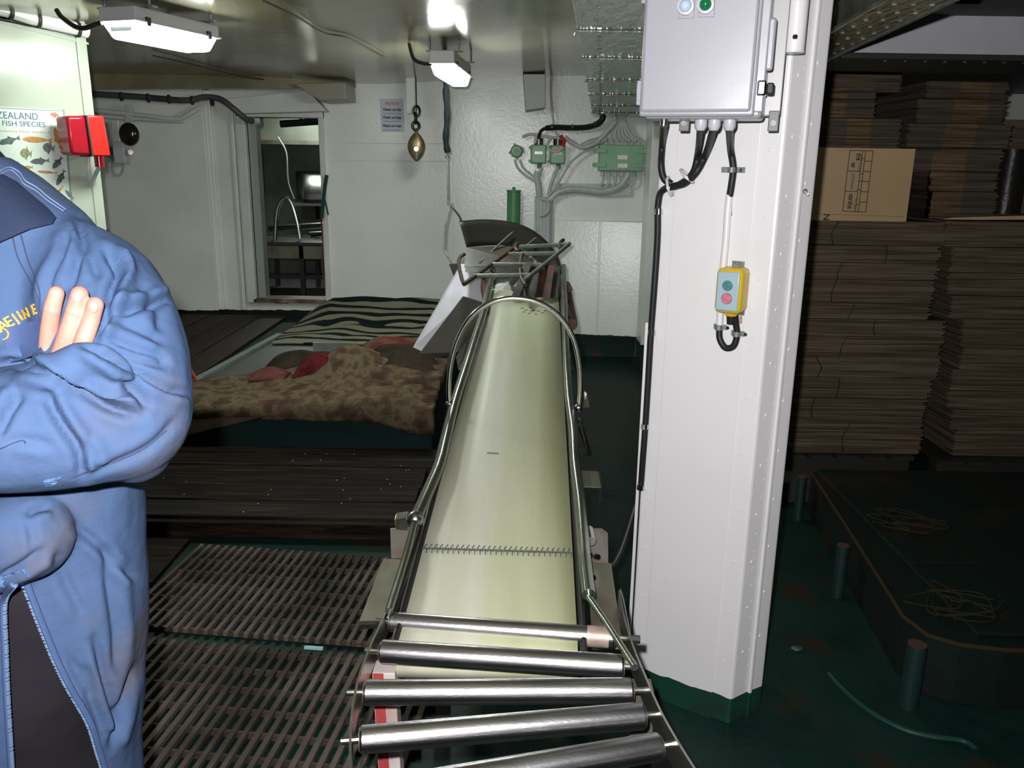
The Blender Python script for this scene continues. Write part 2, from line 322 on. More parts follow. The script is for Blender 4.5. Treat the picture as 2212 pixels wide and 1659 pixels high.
# transverse beam on the right
g3 = thing('deck_beam', 'grey painted transverse beam with dark riveted lower flange above the carton stacks', 'beam', (2.6, 3.3, 1.88))
MB().bb(1.13, 4.6, 3.22, 3.25, 1.90, 2.07).build('web', mat('beam_grey', (.42, .42, .44), rough=.5, c2=(.36, .36, .38), scale=4), g3, smooth=False)
MB().bb(1.13, 4.6, 3.10, 3.50, 1.872, 1.892).build('flange', m_dark, g3, smooth=False, bevel=.003)
rivet_part([(x, 3.14, 1.872) for x in np.arange(1.3, 3.2, .07)], (0, 0, -1), g3, m_dceil, .008, .006)
MB().bb(1.13, 4.6, 3.0, 3.22, 2.035, 2.058).build('top_strip', m_dark, g3, smooth=False)
# hanging plates on the back wall

q = [PY(1130, 160, 6.3), PY(1178, 160, 6.3), PY(1178, 232, 6.3), PY(1136, 238, 6.3)]
tag(MB().prism(q, (0, .3, 0)).build('deck_bracket', mat('bracket_grey', (.40, .42, .38), rough=.5), smooth=False, bevel=.004), 'grey painted bracket plate hanging from deckhead above the junction boxes', 'bracket')
q = [PY(635, 181, 6.2), PY(745, 178, 6.2), PY(748, 214, 6.2), PY(690, 217, 6.2)]
tag(MB().prism(q, (0, .38, 0)).build('deck_bracket', mat('bracket_dirty', (.24, .23, .17), rough=.35), smooth=False, bevel=.004), 'dirty cream trapezoid bracket under deckhead above the doorway', 'bracket')
# thin wires stapled to the deckhead
def ceil_pt(x, y, off=.006):
    d = ray(x, y); t = (2.128-off-1.5)/(d.z-.06*d.x); q = CAMP+d*t
    if q.x < -1.0: q = CAMP+d*((2.068-off-1.5)/d.z)
    return q
for pts, lab in (([(570, 2), (640, 35), (700, 70), (760, 84), (830, 122)], 'thin dark wire stapled across deckhead towards the far lamp'),
                 ([(330, 120), (420, 140), (500, 160), (570, 172), (640, 183)], 'thin dark wire stapled to deckhead above the doorway')):
    tag(MB().tube(smooth_path([ceil_pt(*q, .014) for q in pts]), .004, 6).build('ceiling_wire', m_rod), lab, 'wire')
# ---- fluorescent lamps
m_lens = mat('lamp_lens', (.9, .95, .92), rough=.2, emit=(.93, 1.0, .93), estr=62)
m_house = mat('lamp_housing', (.42, .42, .42), rough=.4)
m_clear = mat('lamp_end_grey', (.30, .34, .33), rough=.15)
def lamp(p0, p1, wd, z0, z1, z2, label, cable):
    """p0/p1 = near/far ends of the centre line, z0 lens bottom, z1 housing bottom, z2 housing top"""
    a = Vector((p0[0], p0[1], 0)); bb = Vector((p1[0], p1[1], 0)); u = (bb-a).normalized(); v = Vector((u.y, -u.x, 0))
    t = thing('fluorescent_lamp', label, 'lamp', ((a.x+bb.x)/2, (a.y+bb.y)/2, z0), 'fluorescent lamps under the deckhead')
    def slab(A, B, w0, w1, za, zb): # tapered box: w0 at za, w1 at zb
        r = []
        for z, w_ in ((za, w0), (zb, w1)):
            for q, s in ((A, -1), (B, -1), (B, 1), (A, 1)):
                k = (wd-w_)*.5
                r.append(Vector((q.x, q.y, z))+v*s*w_/2+u*(k if q is A else -k))
        return r
    MB().hexa(slab(a, bb, wd*1.0, wd*1.0, z1, z2)).build('housing', m_house, t, smooth=False, bevel=.006)
    MB().hexa(slab(a+u*.01, bb-u*.01, wd*.72, wd*1.02, z0, z1)).build('lens', m_lens, t, smooth=False, bevel=.01)
    MB().hexa(slab(a-u*.004, a+u*.05, wd*.55, wd*.62, z0+(z1-z0)*.4, z1+.001)).build('end_cap', m_clear, t, smooth=False)
    MB().hexa(slab(a-u*.006, bb+u*.006, wd*1.06, wd*1.06, z1-.004, z1+.004)).build('rim', m_house, t, smooth=False, bevel=.002)
    for f in (.12, .85):
        c0 = a+u*(bb-a).length*f; MB().box((c0.x, c0.y, z2+.004), (wd*1.5, .03, .006), rotz(math.atan2(v.y, v.x))).build('bracket', m_galv, t, smooth=False)
        for s in (-1, 1): 
            q = c0+v*s*wd*.6; zc = ceil_z(q.x)+.01
            MB().cyl((q.x, q.y, z2), (q.x, q.y, zc), .006, 8).build('stud', m_galv, t)
            q = c0+v*s*wd*.52; MB().box((q.x, q.y, z1), (.012, .02, .03), rotz(math.atan2(v.y, v.x))).build('clip', m_dark, t, smooth=False)
    MB().tube(smooth_path(cable), .009, 10).build('cable', m_black, t)
    return t
A = PY(255, 60, 3.3); B = PY(438, 95, 3.75); A.z = B.z = 2.0
lamp((A.x, A.y), (B.x, B.y), .17, 1.93, 1.99, 2.038, 'nearer fluorescent lamp lit above the fish poster', [A+Vector((-.06, 0, -.02)), A+Vector((-.14, .0, -.04)), A+Vector((-.22, .04, .0)), A+Vector((-.25, .06, .03))])
A = PZ(958, 150, 1.985); B = PZ(985, 168, 1.955)
A = Vector((-.375, 4.45, 0)); B = Vector((-.325, 5.1, 0))
lamp((A.x, A.y), (B.x, B.y), .125, 1.925, 1.985, 2.045, 'farther fluorescent lamp lit above the conveyor end', [Vector((A.x-.05, A.y+.02, 1.98)), Vector((A.x-.10, A.y+.04, 1.985)), Vector((A.x-.15, A.y+.06, 2.01)), Vector((A.x-.18, A.y+.12, 2.095))])
lamp((-2.35, 8.85), (-1.7, 8.85), .14, 1.95, 2.0, 2.04, 'lit lamp inside the washing room behind the doorway', [Vector((-2.38, 8.85, 2.02)), Vector((-2.5, 8.85, 2.04)), Vector((-2.6, 8.85, 2.11))])

# ================================================= WASHING ROOM CONTENTS
t = thing('steel_sink', 'stainless wash trough on dark legs seen through the doorway', 'sink', (-1.8, 8.0, .3))
A = PY(560, 545, 7.7); zt = PY(640, 520, 7.7).z
MB().bb(-2.55, -1.4, 7.55, 8.3, zt-.03, zt).build('worktop', mat('worktop_dull', (.05, .055, .05), rough=.35, metal=.4), t, smooth=False, bevel=.004)
MB().bb(-2.3, -1.4, 7.6, 8.1, zt-.16, zt-.03).build('basin', m_platesteel, t, smooth=False, bevel=.01)
for x in (-2.35, -1.95, -1.5): MB().bb(x, x+.04, 7.6, 7.64, .3, zt-.03).build('leg', m_dark, t, smooth=False); MB().bb(x, x+.04, 8.2, 8.24, .3, zt-.03).build('leg', m_dark, t, smooth=False)
MB().bb(-2.5, -1.4, 7.62, 7.65, .45, .49).build('crossbar', m_dark, t, smooth=False)
MB().tube([(-2.4, 8.28, zt+.06), (-1.4, 8.0, zt+.15)], .03, 8).build('rail', m_stain, t)
MB().tube([(-1.95, 8.05, zt+.03), (-1.4, 7.9, zt+.08)], .025, 8).build('rail', m_stain, t)
hose = [PY(595, 545, 7.7), PY(595, 500, 7.7), PY(600, 450, 7.7), PY(616, 427, 7.7), PY(630, 440, 7.7), PY(642, 480, 7.7), PY(648, 515, 7.7)]
tag(MB().tube(smooth_path(hose), .018, 10).build('swan_neck_tap', m_stain), 'bright curved swan neck pipe standing on the wash trough', 'tap')
t = thing('steel_hood', 'dented stainless hood on the far wall above the wash trough', 'hood', (-1.5, 8.8, 1.1))
def hoodf(u, v):
    a = math.pi*(.5*v); x = -2.34+u*1.0+.0*(1-v)*0; cx_ = min(1, u*8)
    return Vector((x, 9.15-.22*math.sin(a*1.0+.25)*(cx_**.4), 1.39-.32*v))
MB().grid(hoodf, 14, 8).build('shell', m_stain, t, ang=80, solid=.004)
MB().bb(-2.32, -1.35, 8.95, 9.15, 1.04, 1.07).build('base_shelf', m_stain, t, smooth=False)
MB().bb(-2.25, -2.1, 8.95, 9.15, .9, 1.04).build('motor_box', m_dark, t, smooth=False)
hk = [Vector((PY(556, 300, 7.2).x, 7.2, 2.12)), PY(556, 320, 7.2), PY(558, 380, 7.2), PY(563, 402, 7.2), PY(566, 390, 7.2), PY(563, 375, 7.2)]
tag(MB().tube(smooth_path(hk), .014, 8).build('hanging_loop', mat('blue_rope', (.02, .05, .09), rough=.6)), 'dark blue loop hanging just inside the doorway', 'rope')
t = thing('bulkhead_bulb', 'small glass bulb lamp high inside the doorway', 'lamp', tuple(PY(562, 268, 7.2)))
q = PY(562, 266, 7.2); MB().ball(q, (.03, .03, .045)).build('globe', mat('bulb_glass', (.3, .32, .3), rough=.1, spec=.9), t); MB().cyl(q+Vector((0, 0, .03)), Vector((q.x, q.y, 2.12)), .03).build('cap', m_galv, t)
pts = [PY(600, 296, 8.9), PY(618, 330, 8.9), PY(622, 390, 8.9), PY(635, 430, 8.9)]
tag(MB().tube(smooth_path(pts), .01, 8).build('wall_conduit', mat('conduit_grey', (.2, .21, .2), rough=.4)), 'thin pale conduit down the washing room wall', 'conduit')
q = PY(550, 312, 9.1); tag(MB().bb(-3.2, -.6, 8.95, 9.19, 1.66, 1.70).build('wall_shelf', m_platesteel, smooth=False), 'long stained ledge under the washing room lamp', 'shelf')
q = PY(640, 266, 7.4); tag(MB().tube([PY(606, 268, 7.4), PY(688, 262, 7.4)], .03, 10).tube([PY(650, 265, 7.4), Vector((PY(650, 265, 7.4).x, 7.4, 2.12))], .012, 8).build('black_pipe', m_black), 'short black lagged pipe at top of the doorway', 'pipe')
# rope tail tied to the door edge
t = thing('rope_tail', 'frayed dark green rope tail tied on the right edge of the doorway', 'rope', tuple(PY(703, 460, 6.5)))
MB().tube(smooth_path([PY(706, 378, 6.53), PY(701, 410, 6.52), PY(698, 440, 6.5), PY(695, 470, 6.5)]), .014, 8).build('strand', mat('rope_green', (.01, .05, .035), rough=.8, bump=.8, bscale=120), t)
MB().tube([PY(701, 430, 6.5), PY(706, 450, 6.5), PY(709, 464, 6.48)], .007, 6).build('tail', mat('rope_green', 0), t)
MB().tube(smooth_path([PY(694, 478, 6.5), PY(697, 520, 6.5), PY(696, 560, 6.5), PY(700, 620, 6.5)]), .006, 6).build('string', mat('rope_red', (.12, .02, .02), rough=.8), t)

# ================================================= LEFT WALL ITEMS
po = thing('fish_poster', 'laminated poster of commercial fish species on the white partition', 'poster', tuple(PN(60, 420, .004)))
q = [PN(-110, 224, .002), PN(136, 238, .002), PN(152, 440, .002), PN(158, 560, .002), PN(-110, 560, .002)]
MB().prism(q, pn*.003).build('sheet', mat('poster_paper', (.66, .76, .66), rough=.3, c2=(.62, .72, .64), scale=3), po, smooth=False)
MB().prism([PN(135, 236, .004), PN(139, 237, .004), PN(156, 440, .004), PN(152, 440, .004)], pn*.002).build('border', mat('poster_border', (.2, .3, .28), rough=.4), po, smooth=False)
MB().prism([PN(-110, 227, .004), PN(136, 239, .004), PN(136, 241, .004), PN(-110, 229, .004)], pn*.002).build('border', mat('poster_border', 0), po, smooth=False)
m_pblue = mat('poster_blue', (.04, .12, .20), rough=.5); m_pred = mat('poster_pink', (.5, .2, .14), rough=.5)
ux = (PN(100, 255)-PN(0, 250)).normalized()
def ptext(body, x0, x1, y0, y1, h, m, nm='title'):
    a_, b_ = PN(x0, y0, .0055), PN(x1, y1, .0055); d_ = (b_-a_); s = (PN(x0, y0+h)-PN(x0, y0)).length
    o = text(nm, body, s*1.35, (0, 0, 0), (1, 0, 0), (0, 1, 0), m, po, .0004)
    wv = [v.co.x for v in o.data.vertices]; w0, w1 = min(wv), max(wv); me = o.data
    k = d_.length/(w1-w0); u_ = d_.normalized(); up = (Zax-u_*Zax.dot(u_)).normalized(); nn = u_.cross(up); og = ORG[po.name]
    for v in me.vertices:
        c_ = v.co+og; v.co = a_+u_*((v.co.x-w0)*k)+up*(c_.y)+nn*((c_.z)*.5)-og
def ptext(body, x0, x1, y0, y1, h, m, nm='title'):
    a_, b_ = PN(x0, y0, .0055), PN(x1, y1, .0055); s = (PN(x0, y0+h)-PN(x0, y0)).length
    u_ = (b_-a_).normalized(); o = text(nm, body, s*1.38, (a_+b_)/2, u_, Zax, m, po, .0004)
    og = ORG[po.name]; c_ = (a_+b_)/2-og; pr = [(v.co-c_).dot(u_) for v in o.data.vertices]; k = (b_-a_).length/(max(pr)-min(pr))
    for v in o.data.vertices: v.co += u_*((v.co-c_).dot(u_)*(k-1))
ptext('NEW ZEALAND', -62, 82, 246, 253, 16, m_pblue)
ptext('COMMERCIAL FISH SPECIES', -118, 98, 262, 270, 12, m_pblue)
ptext('Printed by the fishing industry New Zealand', -120, 106, 279, 286, 4, m_pred, 'caption')
def fish(x, y, L, H, ang, col, belly=None, fins=1):
    """a printed fish: flat outline laid on the poster"""
    ca, sa = math.cos(ang), math.sin(ang); pts = []
    prof = [(-.5, 0), (-.42, .25), (-.25, .48), (0, .5), (.2, .33), (.34, .1), (.5, .42), (.46, 0), (.5, -.42), (.34, -.1), (.2, -.33), (0, -.5), (-.25, -.46), (-.42, -.22)]
    if fins: prof = prof[:4]+[(.02, .8), (.14, .4)]+prof[4:11]+[(.1, -.75), (-.05, -.5)]+prof[11:]
    for a_, b_ in prof: pts.append(PN(x+(a_*L*ca-b_*H*sa), y-(a_*L*sa+b_*H*ca), .0055))
    m = mat('fish_'+col, FC[col], rough=.5, c2=FC2[col], scale=60, amt=.5); MB().prism(pts, pn*.0008).build('fish', m, po, smooth=False)
FC = dict(grey=(.06, .08, .08), orange=(.45, .18, .05), gold=(.5, .32, .05), olive=(.14, .17, .08), dark=(.05, .07, .07), red=(.42, .09, .05), silver=(.24, .27, .28))
FC2 = dict(grey=(.2, .22, .2), orange=(.5, .35, .1), gold=(.4, .2, .05), olive=(.3, .32, .15), dark=(.14, .17, .16), red=(.5, .3, .2), silver=(.1, .12, .13))
for a_ in ((18, 304, 52, 13, .25, 'dark'), (80, 302, 66, 13, -.05, 'orange', None, 0), (124, 298, 48, 11, -1.3, 'gold'), (118, 248, 20, 9, -.2, 'red'), (56, 331, 26, 20, -.1, 'olive'), (105, 319, 26, 20, -.2, 'grey'),
           (86, 348, 42, 12, .08, 'dark'), (124, 352, 32, 12, .9, 'dark'), (102, 372, 44, 6, -.08, 'red', None, 0), (131, 384, 38, 11, 1.1, 'dark'), (128, 412, 26, 6, .9, 'gold', None, 0), (150, 420, 26, 8, -.8, 'silver'),
           (20, 352, 40, 10, 0, 'silver'), (60, 362, 22, 9, .1, 'gold', None, 0), (-30, 320, 50, 14, .1, 'grey'), (-60, 300, 40, 16, 0, 'orange'), (-40, 350, 40, 18, -.2, 'olive')): fish(*a_)
# red lantern box on the partition edge
rb = thing('alarm_lamp', 'red plastic alarm lamp fixed on the edge of the partition beside the poster', 'lamp', tuple(PN(195, 340, .06)))
f0 = [PN(144, 250, .16), PN(187, 250, .16), PN(198, 336, .16), PN(155, 334, .16)]
MB().prism(f0, -pn*.10).build('lens', m_dred, rb, smooth=True, bevel=.012)
f1 = [PN(187, 249, .17), PN(224, 250, .17), PN(240, 337, .17), PN(200, 337, .17)]
MB().prism(f1, -pn*.17).build('hood', m_red, rb, smooth=True, bevel=.006)
MB().prism([PN(186, 249, .171), PN(189, 249, .171), PN(203, 338, .171), PN(199, 338, .171)], -pn*.1).build('gap_strip', m_dark, rb, smooth=False)
q = PN(214, 346, .08); MB().cyl(q+Vector((0, 0, .02)), q-Vector((0, 0, .03)), .02).build('gland', m_dred, rb)
MB().tube(smooth_path([q-Vector((0, 0, .02)), PN(212, 365, .06), PN(205, 380, .02), PN(200, 400, .005)]), .009, 8).build('cable', m_gcable, rb)
# gong on the back wall
bl = thing('alarm_bell', 'dark domed alarm bell on the white bulkhead right of the red lamp', 'bell', tuple(PY(272, 350, 6.4)))
q = PY(279, 290, 6.32); MB().ball(q, (.073, .045, .082), 20, 12).build('gong', mat('bell_brown', (.045, .035, .022), rough=.18, metal=.6), bl)
q2 = PY(262, 330, 6.42); MB().box(q2, (.09, .09, .16)).build('junction_box', m_gcable, bl, smooth=False, bevel=.01)
MB().box(PY(258, 290, 6.45), (.06, .12, .2)).build('base', m_white, bl, smooth=False, bevel=.01)
MB().cyl(PY(282, 329, 6.35), PY(282, 329, 6.43), .018).build('gland', m_dred, bl)
MB().cyl(PY(242, 326, 6.38), PY(242, 326, 6.5), .03).build('striker', m_dark, bl)
MB().tube(smooth_path([PY(245, 345, 6.4), PY(243, 365, 6.45), PY(252, 378, 6.47), PY(264, 372, 6.47), PY(266, 350, 6.44)]), .009, 8).build('cable', m_gcable, bl)
MB().box(PY(280, 245, 6.45), (.05, .04, .12)).build('mount', m_gcable, bl, smooth=False, bevel=.005)
# conduit runs at the top of the wall
def run(name, label, cat, pts, r, m, extra=None):
    t = thing(name, label, cat, tuple(Vector(pts[0]))); MB().tube(smooth_path(pts), r, 10).build('conduit', m, t)
    if extra: extra(t)
    return t
def ties(t, lst, r, m, w_=.02):
    for a_, b_ in lst: MB().tube([a_, b_], r, 10).build('tie', m, t)
pts = [PY(200, 203, 6.42), PY(300, 209, 6.42), PY(400, 217, 6.42), PY(440, 210, 6.42), PY(475, 214, 6.42), PY(505, 235, 6.42), PY(530, 256, 6.46), PY(545, 262, 6.52)]
def e1(t):
    for x in (262, 320, 365, 415, 458): 
        q = PY(x, 205+(x-200)*.055, 6.42); MB().cyl(q-Vector((.006, 0, 0)), q+Vector((.006, 0, 0)), .032, 10).build('tie', m_dark, t)
run('cable_run', 'dark cable run along top of the back bulkhead bending down to the doorway', 'cable', pts, .022, mat('dark_grey_cable', (.10, .105, .10), rough=.5, c2=(.03, .03, .03), scale=3, amt=.5), e1)
run('cable_run', 'white painted conduit under the dark cable run on the bulkhead', 'cable', [PY(200, 238, 6.44), PY(300, 248, 6.44), PY(380, 257, 6.44), PY(405, 248, 6.44), PY(430, 232, 6.46)], .016, m_white)
run('cable_run', 'lower white painted conduit above the alarm bell', 'cable', [PY(200, 250, 6.46), PY(300, 257, 6.46), PY(395, 262, 6.46)], .012, m_white)
pts = [PN(-120, -10, .05), PN(0, 18, .05), PN(80, 42, .05), PN(150, 58, .05), PN(188, 68, .05)]
def e2(t):
    for x, y in ((80, 42), (166, 63), (20, 24)): q = PN(x, y, .05); MB().cyl(q-pu*.006, q+pu*.006, .034, 12).build('tie', m_dark, t)
run('cable_run', 'fat white pipe and cables along top of the partition', 'pipe', pts, .028, m_white, e2)
run('cable_run', 'black cable tucked under white pipe on the partition', 'cable', [PN(-100, 22, .015), PN(20, 44, .015), PN(100, 60, .015), PN(180, 76, .015)], .008, m_black)
run('cable_run', 'thin pale pipe highest along the partition top', 'pipe', [PN(-100, -25, .02), PN(0, 5, .02), PN(90, 28, .02), PN(180, 55, .02)], .015, m_white)
MB().prism([PN(-120, 12, .001), PN(190, 92, .001), PN(191, 97, .001), PN(-120, 20, .001)], pn*.004).build('top_batten', m_panel, part, smooth=False)
# red pole behind the person
A_ = PY(228, 495, 5.6); B_ = PY(285, 590, 5.2)
tag(MB().tube([A_, A_+(B_-A_)*((.32-A_.z)/(B_.z-A_.z))], .012, 8).build('red_pole', mat('red_pole_paint', (.30, .03, .02), rough=.5)), 'thin red pole leaning on the bulkhead behind the person', 'pole')

# ================================================= BACK WALL ITEMS
no = thing('notice_sheet', 'small printed safety notice on the white bulkhead right of the doorway', 'notice', tuple(PY(848, 285, YB)))
MB().prism([PY(820, 213, YB-.003), PY(871, 213, YB-.003), PY(874, 285, YB-.003), PY(824, 285, YB-.003)], (0, .004, 0)).build('sheet', m_paper, no, smooth=False)
for body, y, s, m in (('NOTICE', 224, .036, m_pred), ('Watch out Slip', 237, .030, m_ink), ('Watch out Step', 254, .030, m_ink), ('Watch out Head', 272, .030, m_ink)):
    ca_ = PY(847, y, YB-.0045); o = text('lettering', body, s*.82, ca_, (1, 0, 0), (0, 0, 1), m, no, .0006, bold=.0012)
    wd = (PY(868, y, YB)-PY(828, y, YB)).length*(.75 if body == 'NOTICE' else 1); cc = ca_-ORG[no.name]; pr = [v.co.x-cc.x for v in o.data.vertices]; k = wd/(max(pr)-min(pr))
    for v in o.data.vertices: v.co.x = cc.x+(v.co.x-cc.x)*k
for y in (244, 261, 280):
    a_ = PY(828, y, YB-.0045); b_ = PY(866, y+.5, YB-.0045); MB().prism([a_, b_, b_-Vector((0, 0, .006)), a_-Vector((0, 0, .006))], (0, .001, 0)).build('rule', mat('pale_blue_print', (.25, .32, .5)), no, smooth=False)
# hanger bar and pulley block
t = thing('hanger_bar', 'white painted steel bar hanging from deckhead beside the notice', 'bar', tuple(PY(888, 245, 6.2)))
MB().prism([PY(876, 165, 6.2), PY(896, 165, 6.2), PY(897, 245, 6.2), PY(878, 245, 6.2)], (0, .05, 0)).build('bar', m_white, t, smooth=False, bevel=.004)
MB().tube([PY(898, 160, 6.2), PY(900, 240, 6.2)], .004, 6).build('wire', m_rod, t)
t = thing('pulley_block', 'brass coloured pulley block hanging by dark shackles from white bar', 'pulley', tuple(PY(898, 350, 6.15)))
def ring(c_, rx, rz, r, n=14, ax='y', m=m_dark, nm='shackle'):
    c_ = Vector(c_); MB().tube([c_+Vector((math.cos(a)*rx*(ax == 'y'), math.cos(a)*rx*(ax != 'y'), math.sin(a)*rz)) for a in np.linspace(0, 2*math.pi, n, endpoint=False)], r, 8, closed=True).build(nm, m, t)
m_chain = mat('shackle_iron', (.025, .022, .02), rough=.4, metal=.5)
ring(PY(900, 240, 6.15), .022, .035, .009, m=m_chain); ring(PY(898, 255, 6.15), .02, .035, .010, ax='x', m=m_chain); ring(PY(898, 272, 6.15), .024, .028, .011, m=m_chain)
A_, B_ = PY(899, 286, 6.15), PY(899, 348, 6.15)
def blk(u, v):
    z = A_.z+(B_.z-A_.z)*v; wv = .055*math.sin(math.pi*min(1, max(0, v)))**.75+.008; a = u*2*math.pi
    return Vector(((A_.x)+wv*math.cos(a), A_.y+.03*math.sin(a)*(.4+.6*math.sin(math.pi*v)), z))
MB().grid(blk, 16, 12).build('shell', m_brass, t, ang=80)
MB().cyl(PY(899, 322, 6.10), PY(899, 322, 6.2), .014).build('axle', m_chrome, t); q = PY(900, 333, 6.115); MB().box(q, (.012, .01, .07)).build('strap', m_galv, t, smooth=False)
ring(PY(899, 289, 6.15), .014, .014, .005, nm='eye', m=m_brass)
# lashing rope and hook rods
t = thing('hanging_rope', 'black bound rope hanging from deckhead with long wire hook', 'rope', tuple(PY(965, 340, 5.22)))
zt = ceil_z(-.38)
MB().tube(smooth_path([Vector((PY(963, 200, 5.22).x, 5.22, zt)), PY(963, 195, 5.22), PY(966, 250, 5.22), PY(963, 300, 5.22), PY(967, 330, 5.22)], 8), [.013 if i < 8 else .018+.002*math.sin(i*.9) for i in range(33)], 10).build('bound_rope', mat('black_rope', (.006, .009, .009), rough=.9, bump=.6, bscale=120, spec=.1), t)
MB().cyl(PY(963, 179, 5.22), PY(963, 186, 5.22), .012).build('orange_binding', mat('orange_twine', (.35, .10, .05)), t)
MB().tube([PY(962, 341, 5.22), PY(967, 332, 5.22), PY(972, 341, 5.22)], .004, 6).build('knot_tail', m_rod, t)
MB().tube([PY(966, 332, 5.22), PY(967, 390, 5.22), PY(968, 443, 5.22), PY(973, 446, 5.22), PY(977, 438, 5.22)], .0055, 8).build('hook_rod', m_galv, t)
t = thing('chute_sling', 'bent wire sling holding up left end of the black chute', 'sling', tuple(PY(975, 580, 4.9)))
MB().tube([PY(972, 445, 4.94), PY(962, 490, 4.9), PY(959, 540, 4.85), PY(968, 555, 4.8), PY(980, 573, 4.7)], .006, 8).build('rod', m_galv, t)
MB().tube([PY(973, 443, 4.94), PY(985, 457, 4.95), PY(993, 468, 4.98), PY(997, 480, 5.0)], .006, 8).build('rod', m_galv, t)
MB().prism([PY(970, 571, 4.68), PY(992, 570, 4.68), PY(980, 597, 4.68)], (0, .03, 0)).build('lug_plate', m_blacksteel, t, smooth=False)
# green gas cylinder-like canister
t = thing('green_canister', 'slim green canister fixed upright on the bulkhead behind the black chute', 'canister', tuple(PY(1112, 500, 6.5)))
q = PY(1110, 414, 6.5); MB().cyl(Vector((q.x, 6.5, .95)), q, .052, 20).build('body', m_cyl, t, bevel=.004); MB().cyl(q, q+Vector((0, 0, .012)), .056, 20).build('cap', m_cyl, t); MB().cyl(q+Vector((0, 0, .01)), q+Vector((0, 0, .035)), .012, 10).build('valve', m_cyl, t)
MB().bb(q.x-.02, q.x+.02, 6.5, 6.6, 1.1, 1.13).build('clamp', m_cyl, t, smooth=False)
# round green socket
t = thing('green_socket', 'small round green socket leftmost of the wall fittings above the canister', 'socket', tuple(PY(1115, 340, 6.5)))
q = PY(1116, 327, 6.5); MB().tube([q+Vector((0, .08, 0)), q+Vector((0, .0, 0)), q+Vector((0, -.03, 0))], [.05, .05, .036], 8).build('body', m_jgreen, t, ang=20); MB().cyl(q+Vector((0, -.03, 0)), q+Vector((0, -.04, 0)), .024).build('cover', m_cyl, t)
for a in np.linspace(.4, 6.28, 5): MB().cyl(q+Vector((math.cos(a)*.05, .03, math.sin(a)*.05)), q+Vector((math.cos(a)*.05, -.005, math.sin(a)*.05)), .012, 8).build('lug', m_cyl, t)
# two small junction boxes
def jbox(px0, px1, py0, py1, name, label, red=False):
    t = thing(name, label, 'junction box', tuple(PY((px0+px1)/2, py1, 6.5)))
    a_, b_ = PY(px0, py0, 6.48), PY(px1, py1, 6.48); x0, x1, z0, z1 = a_.x, b_.x, b_.z, a_.z
    MB().bb(x0, x1, 6.5, 6.6, z0, z1).build('body', m_jgreen, t, smooth=False, bevel=.008)
    MB().bb(x0+.004, x1-.004, 6.48, 6.5, z0+.004, z1-.004).build('cover', m_jgreen, t, smooth=False, bevel=.008)
    for x in (x0+.012, x1-.012):
        for z in (z0+.014, z1-.014): MB().cyl((x, 6.482, z), (x, 6.474, z), .006, 8).build('screw', m_cyl, t)
    cx_ = (x0+x1)/2; MB().bb(cx_-.03, cx_+.03, 6.477, 6.481, (z0+z1)/2+.0, (z0+z1)/2+.02).build('name_plate', mat('white_plate', (.85, .85, .8), rough=.2), t, smooth=False)  # name plate coloured plain white
    if red: MB().bb(cx_-.045, cx_-.0, 6.476, 6.481, (z0+z1)/2+.02, (z0+z1)/2+.045).build('red_tape', m_red, t, smooth=False)
    for x, dz in ((cx_-.02, .05), (cx_+.02, .05)): MB().cyl((x-.0, 6.54, z1), (x, 6.54, z1+dz), .014, 10).build('gland', m_rod, t)
    MB().cyl((cx_+.01, 6.54, z0), (cx_+.01, 6.54, z0-.035), .018, 10).build('gland', m_cyl, t)
    for z in (z0+.02, z1-.02): MB().bb(x0-.014, x0, 6.56, 6.6, z-.01, z+.01).build('lug', m_cyl, t, smooth=False)
    return t
jbox(1147, 1180, 312, 354, 'junction_box', 'left of two small green junction boxes on the bulkhead')
jbox(1189, 1221, 313, 355, 'junction_box', 'small green junction box crossed by a red tie', True)
# big terminal box
t = thing('terminal_box', 'large pale green terminal box with many glands on the bulkhead', 'junction box', tuple(PY(1343, 375, 6.5)))
a_, b_ = PY(1296, 312, 6.46), PY(1389, 371, 6.46)
MB().bb(a_.x, b_.x, 6.48, 6.58, b_.z, a_.z).build('body', m_jgreen, t, smooth=False, bevel=.005); MB().bb(a_.x+.003, b_.x-.003, 6.455, 6.48, b_.z+.004, a_.z-.002).build('lid', m_jgreen, t, smooth=False, bevel=.006)
for z in (a_.z-.045, b_.z+.045):
    for x, s in ((a_.x, -1), (b_.x, 1)): MB().bb(x-.05, x+.05, 6.44, 6.455, z-.016, z+.016).build('hasp', m_jgreen, t, smooth=False, bevel=.003); MB().cyl((x+s*.045, 6.43, z), (x+s*.045, 6.46, z), .007, 8).build('screw', m_galv, t)
for py in (340, 358): q = PY(1345, py, 6.45); MB().bb(q.x-.038, q.x+.038, 6.449, 6.456, q.z-.016, q.z+.016).build('rating_plate', mat('white_plate', 0), t, smooth=False, bevel=.002)
for i in range(6):
    q = PY(1302+i*13.8, 371, 6.52); MB().cyl(q+Vector((0, 0, .01)), q-Vector((0, 0, .035)), .016, 10).build('gland', m_jgreen if i > 3 else m_gcable, t)
    q = PY(1309+i*14, 311, 6.52); MB().cyl(q-Vector((0, 0, .01)), q+Vector((0, 0, .035)), .016, 10).build('gland', m_gcable, t)
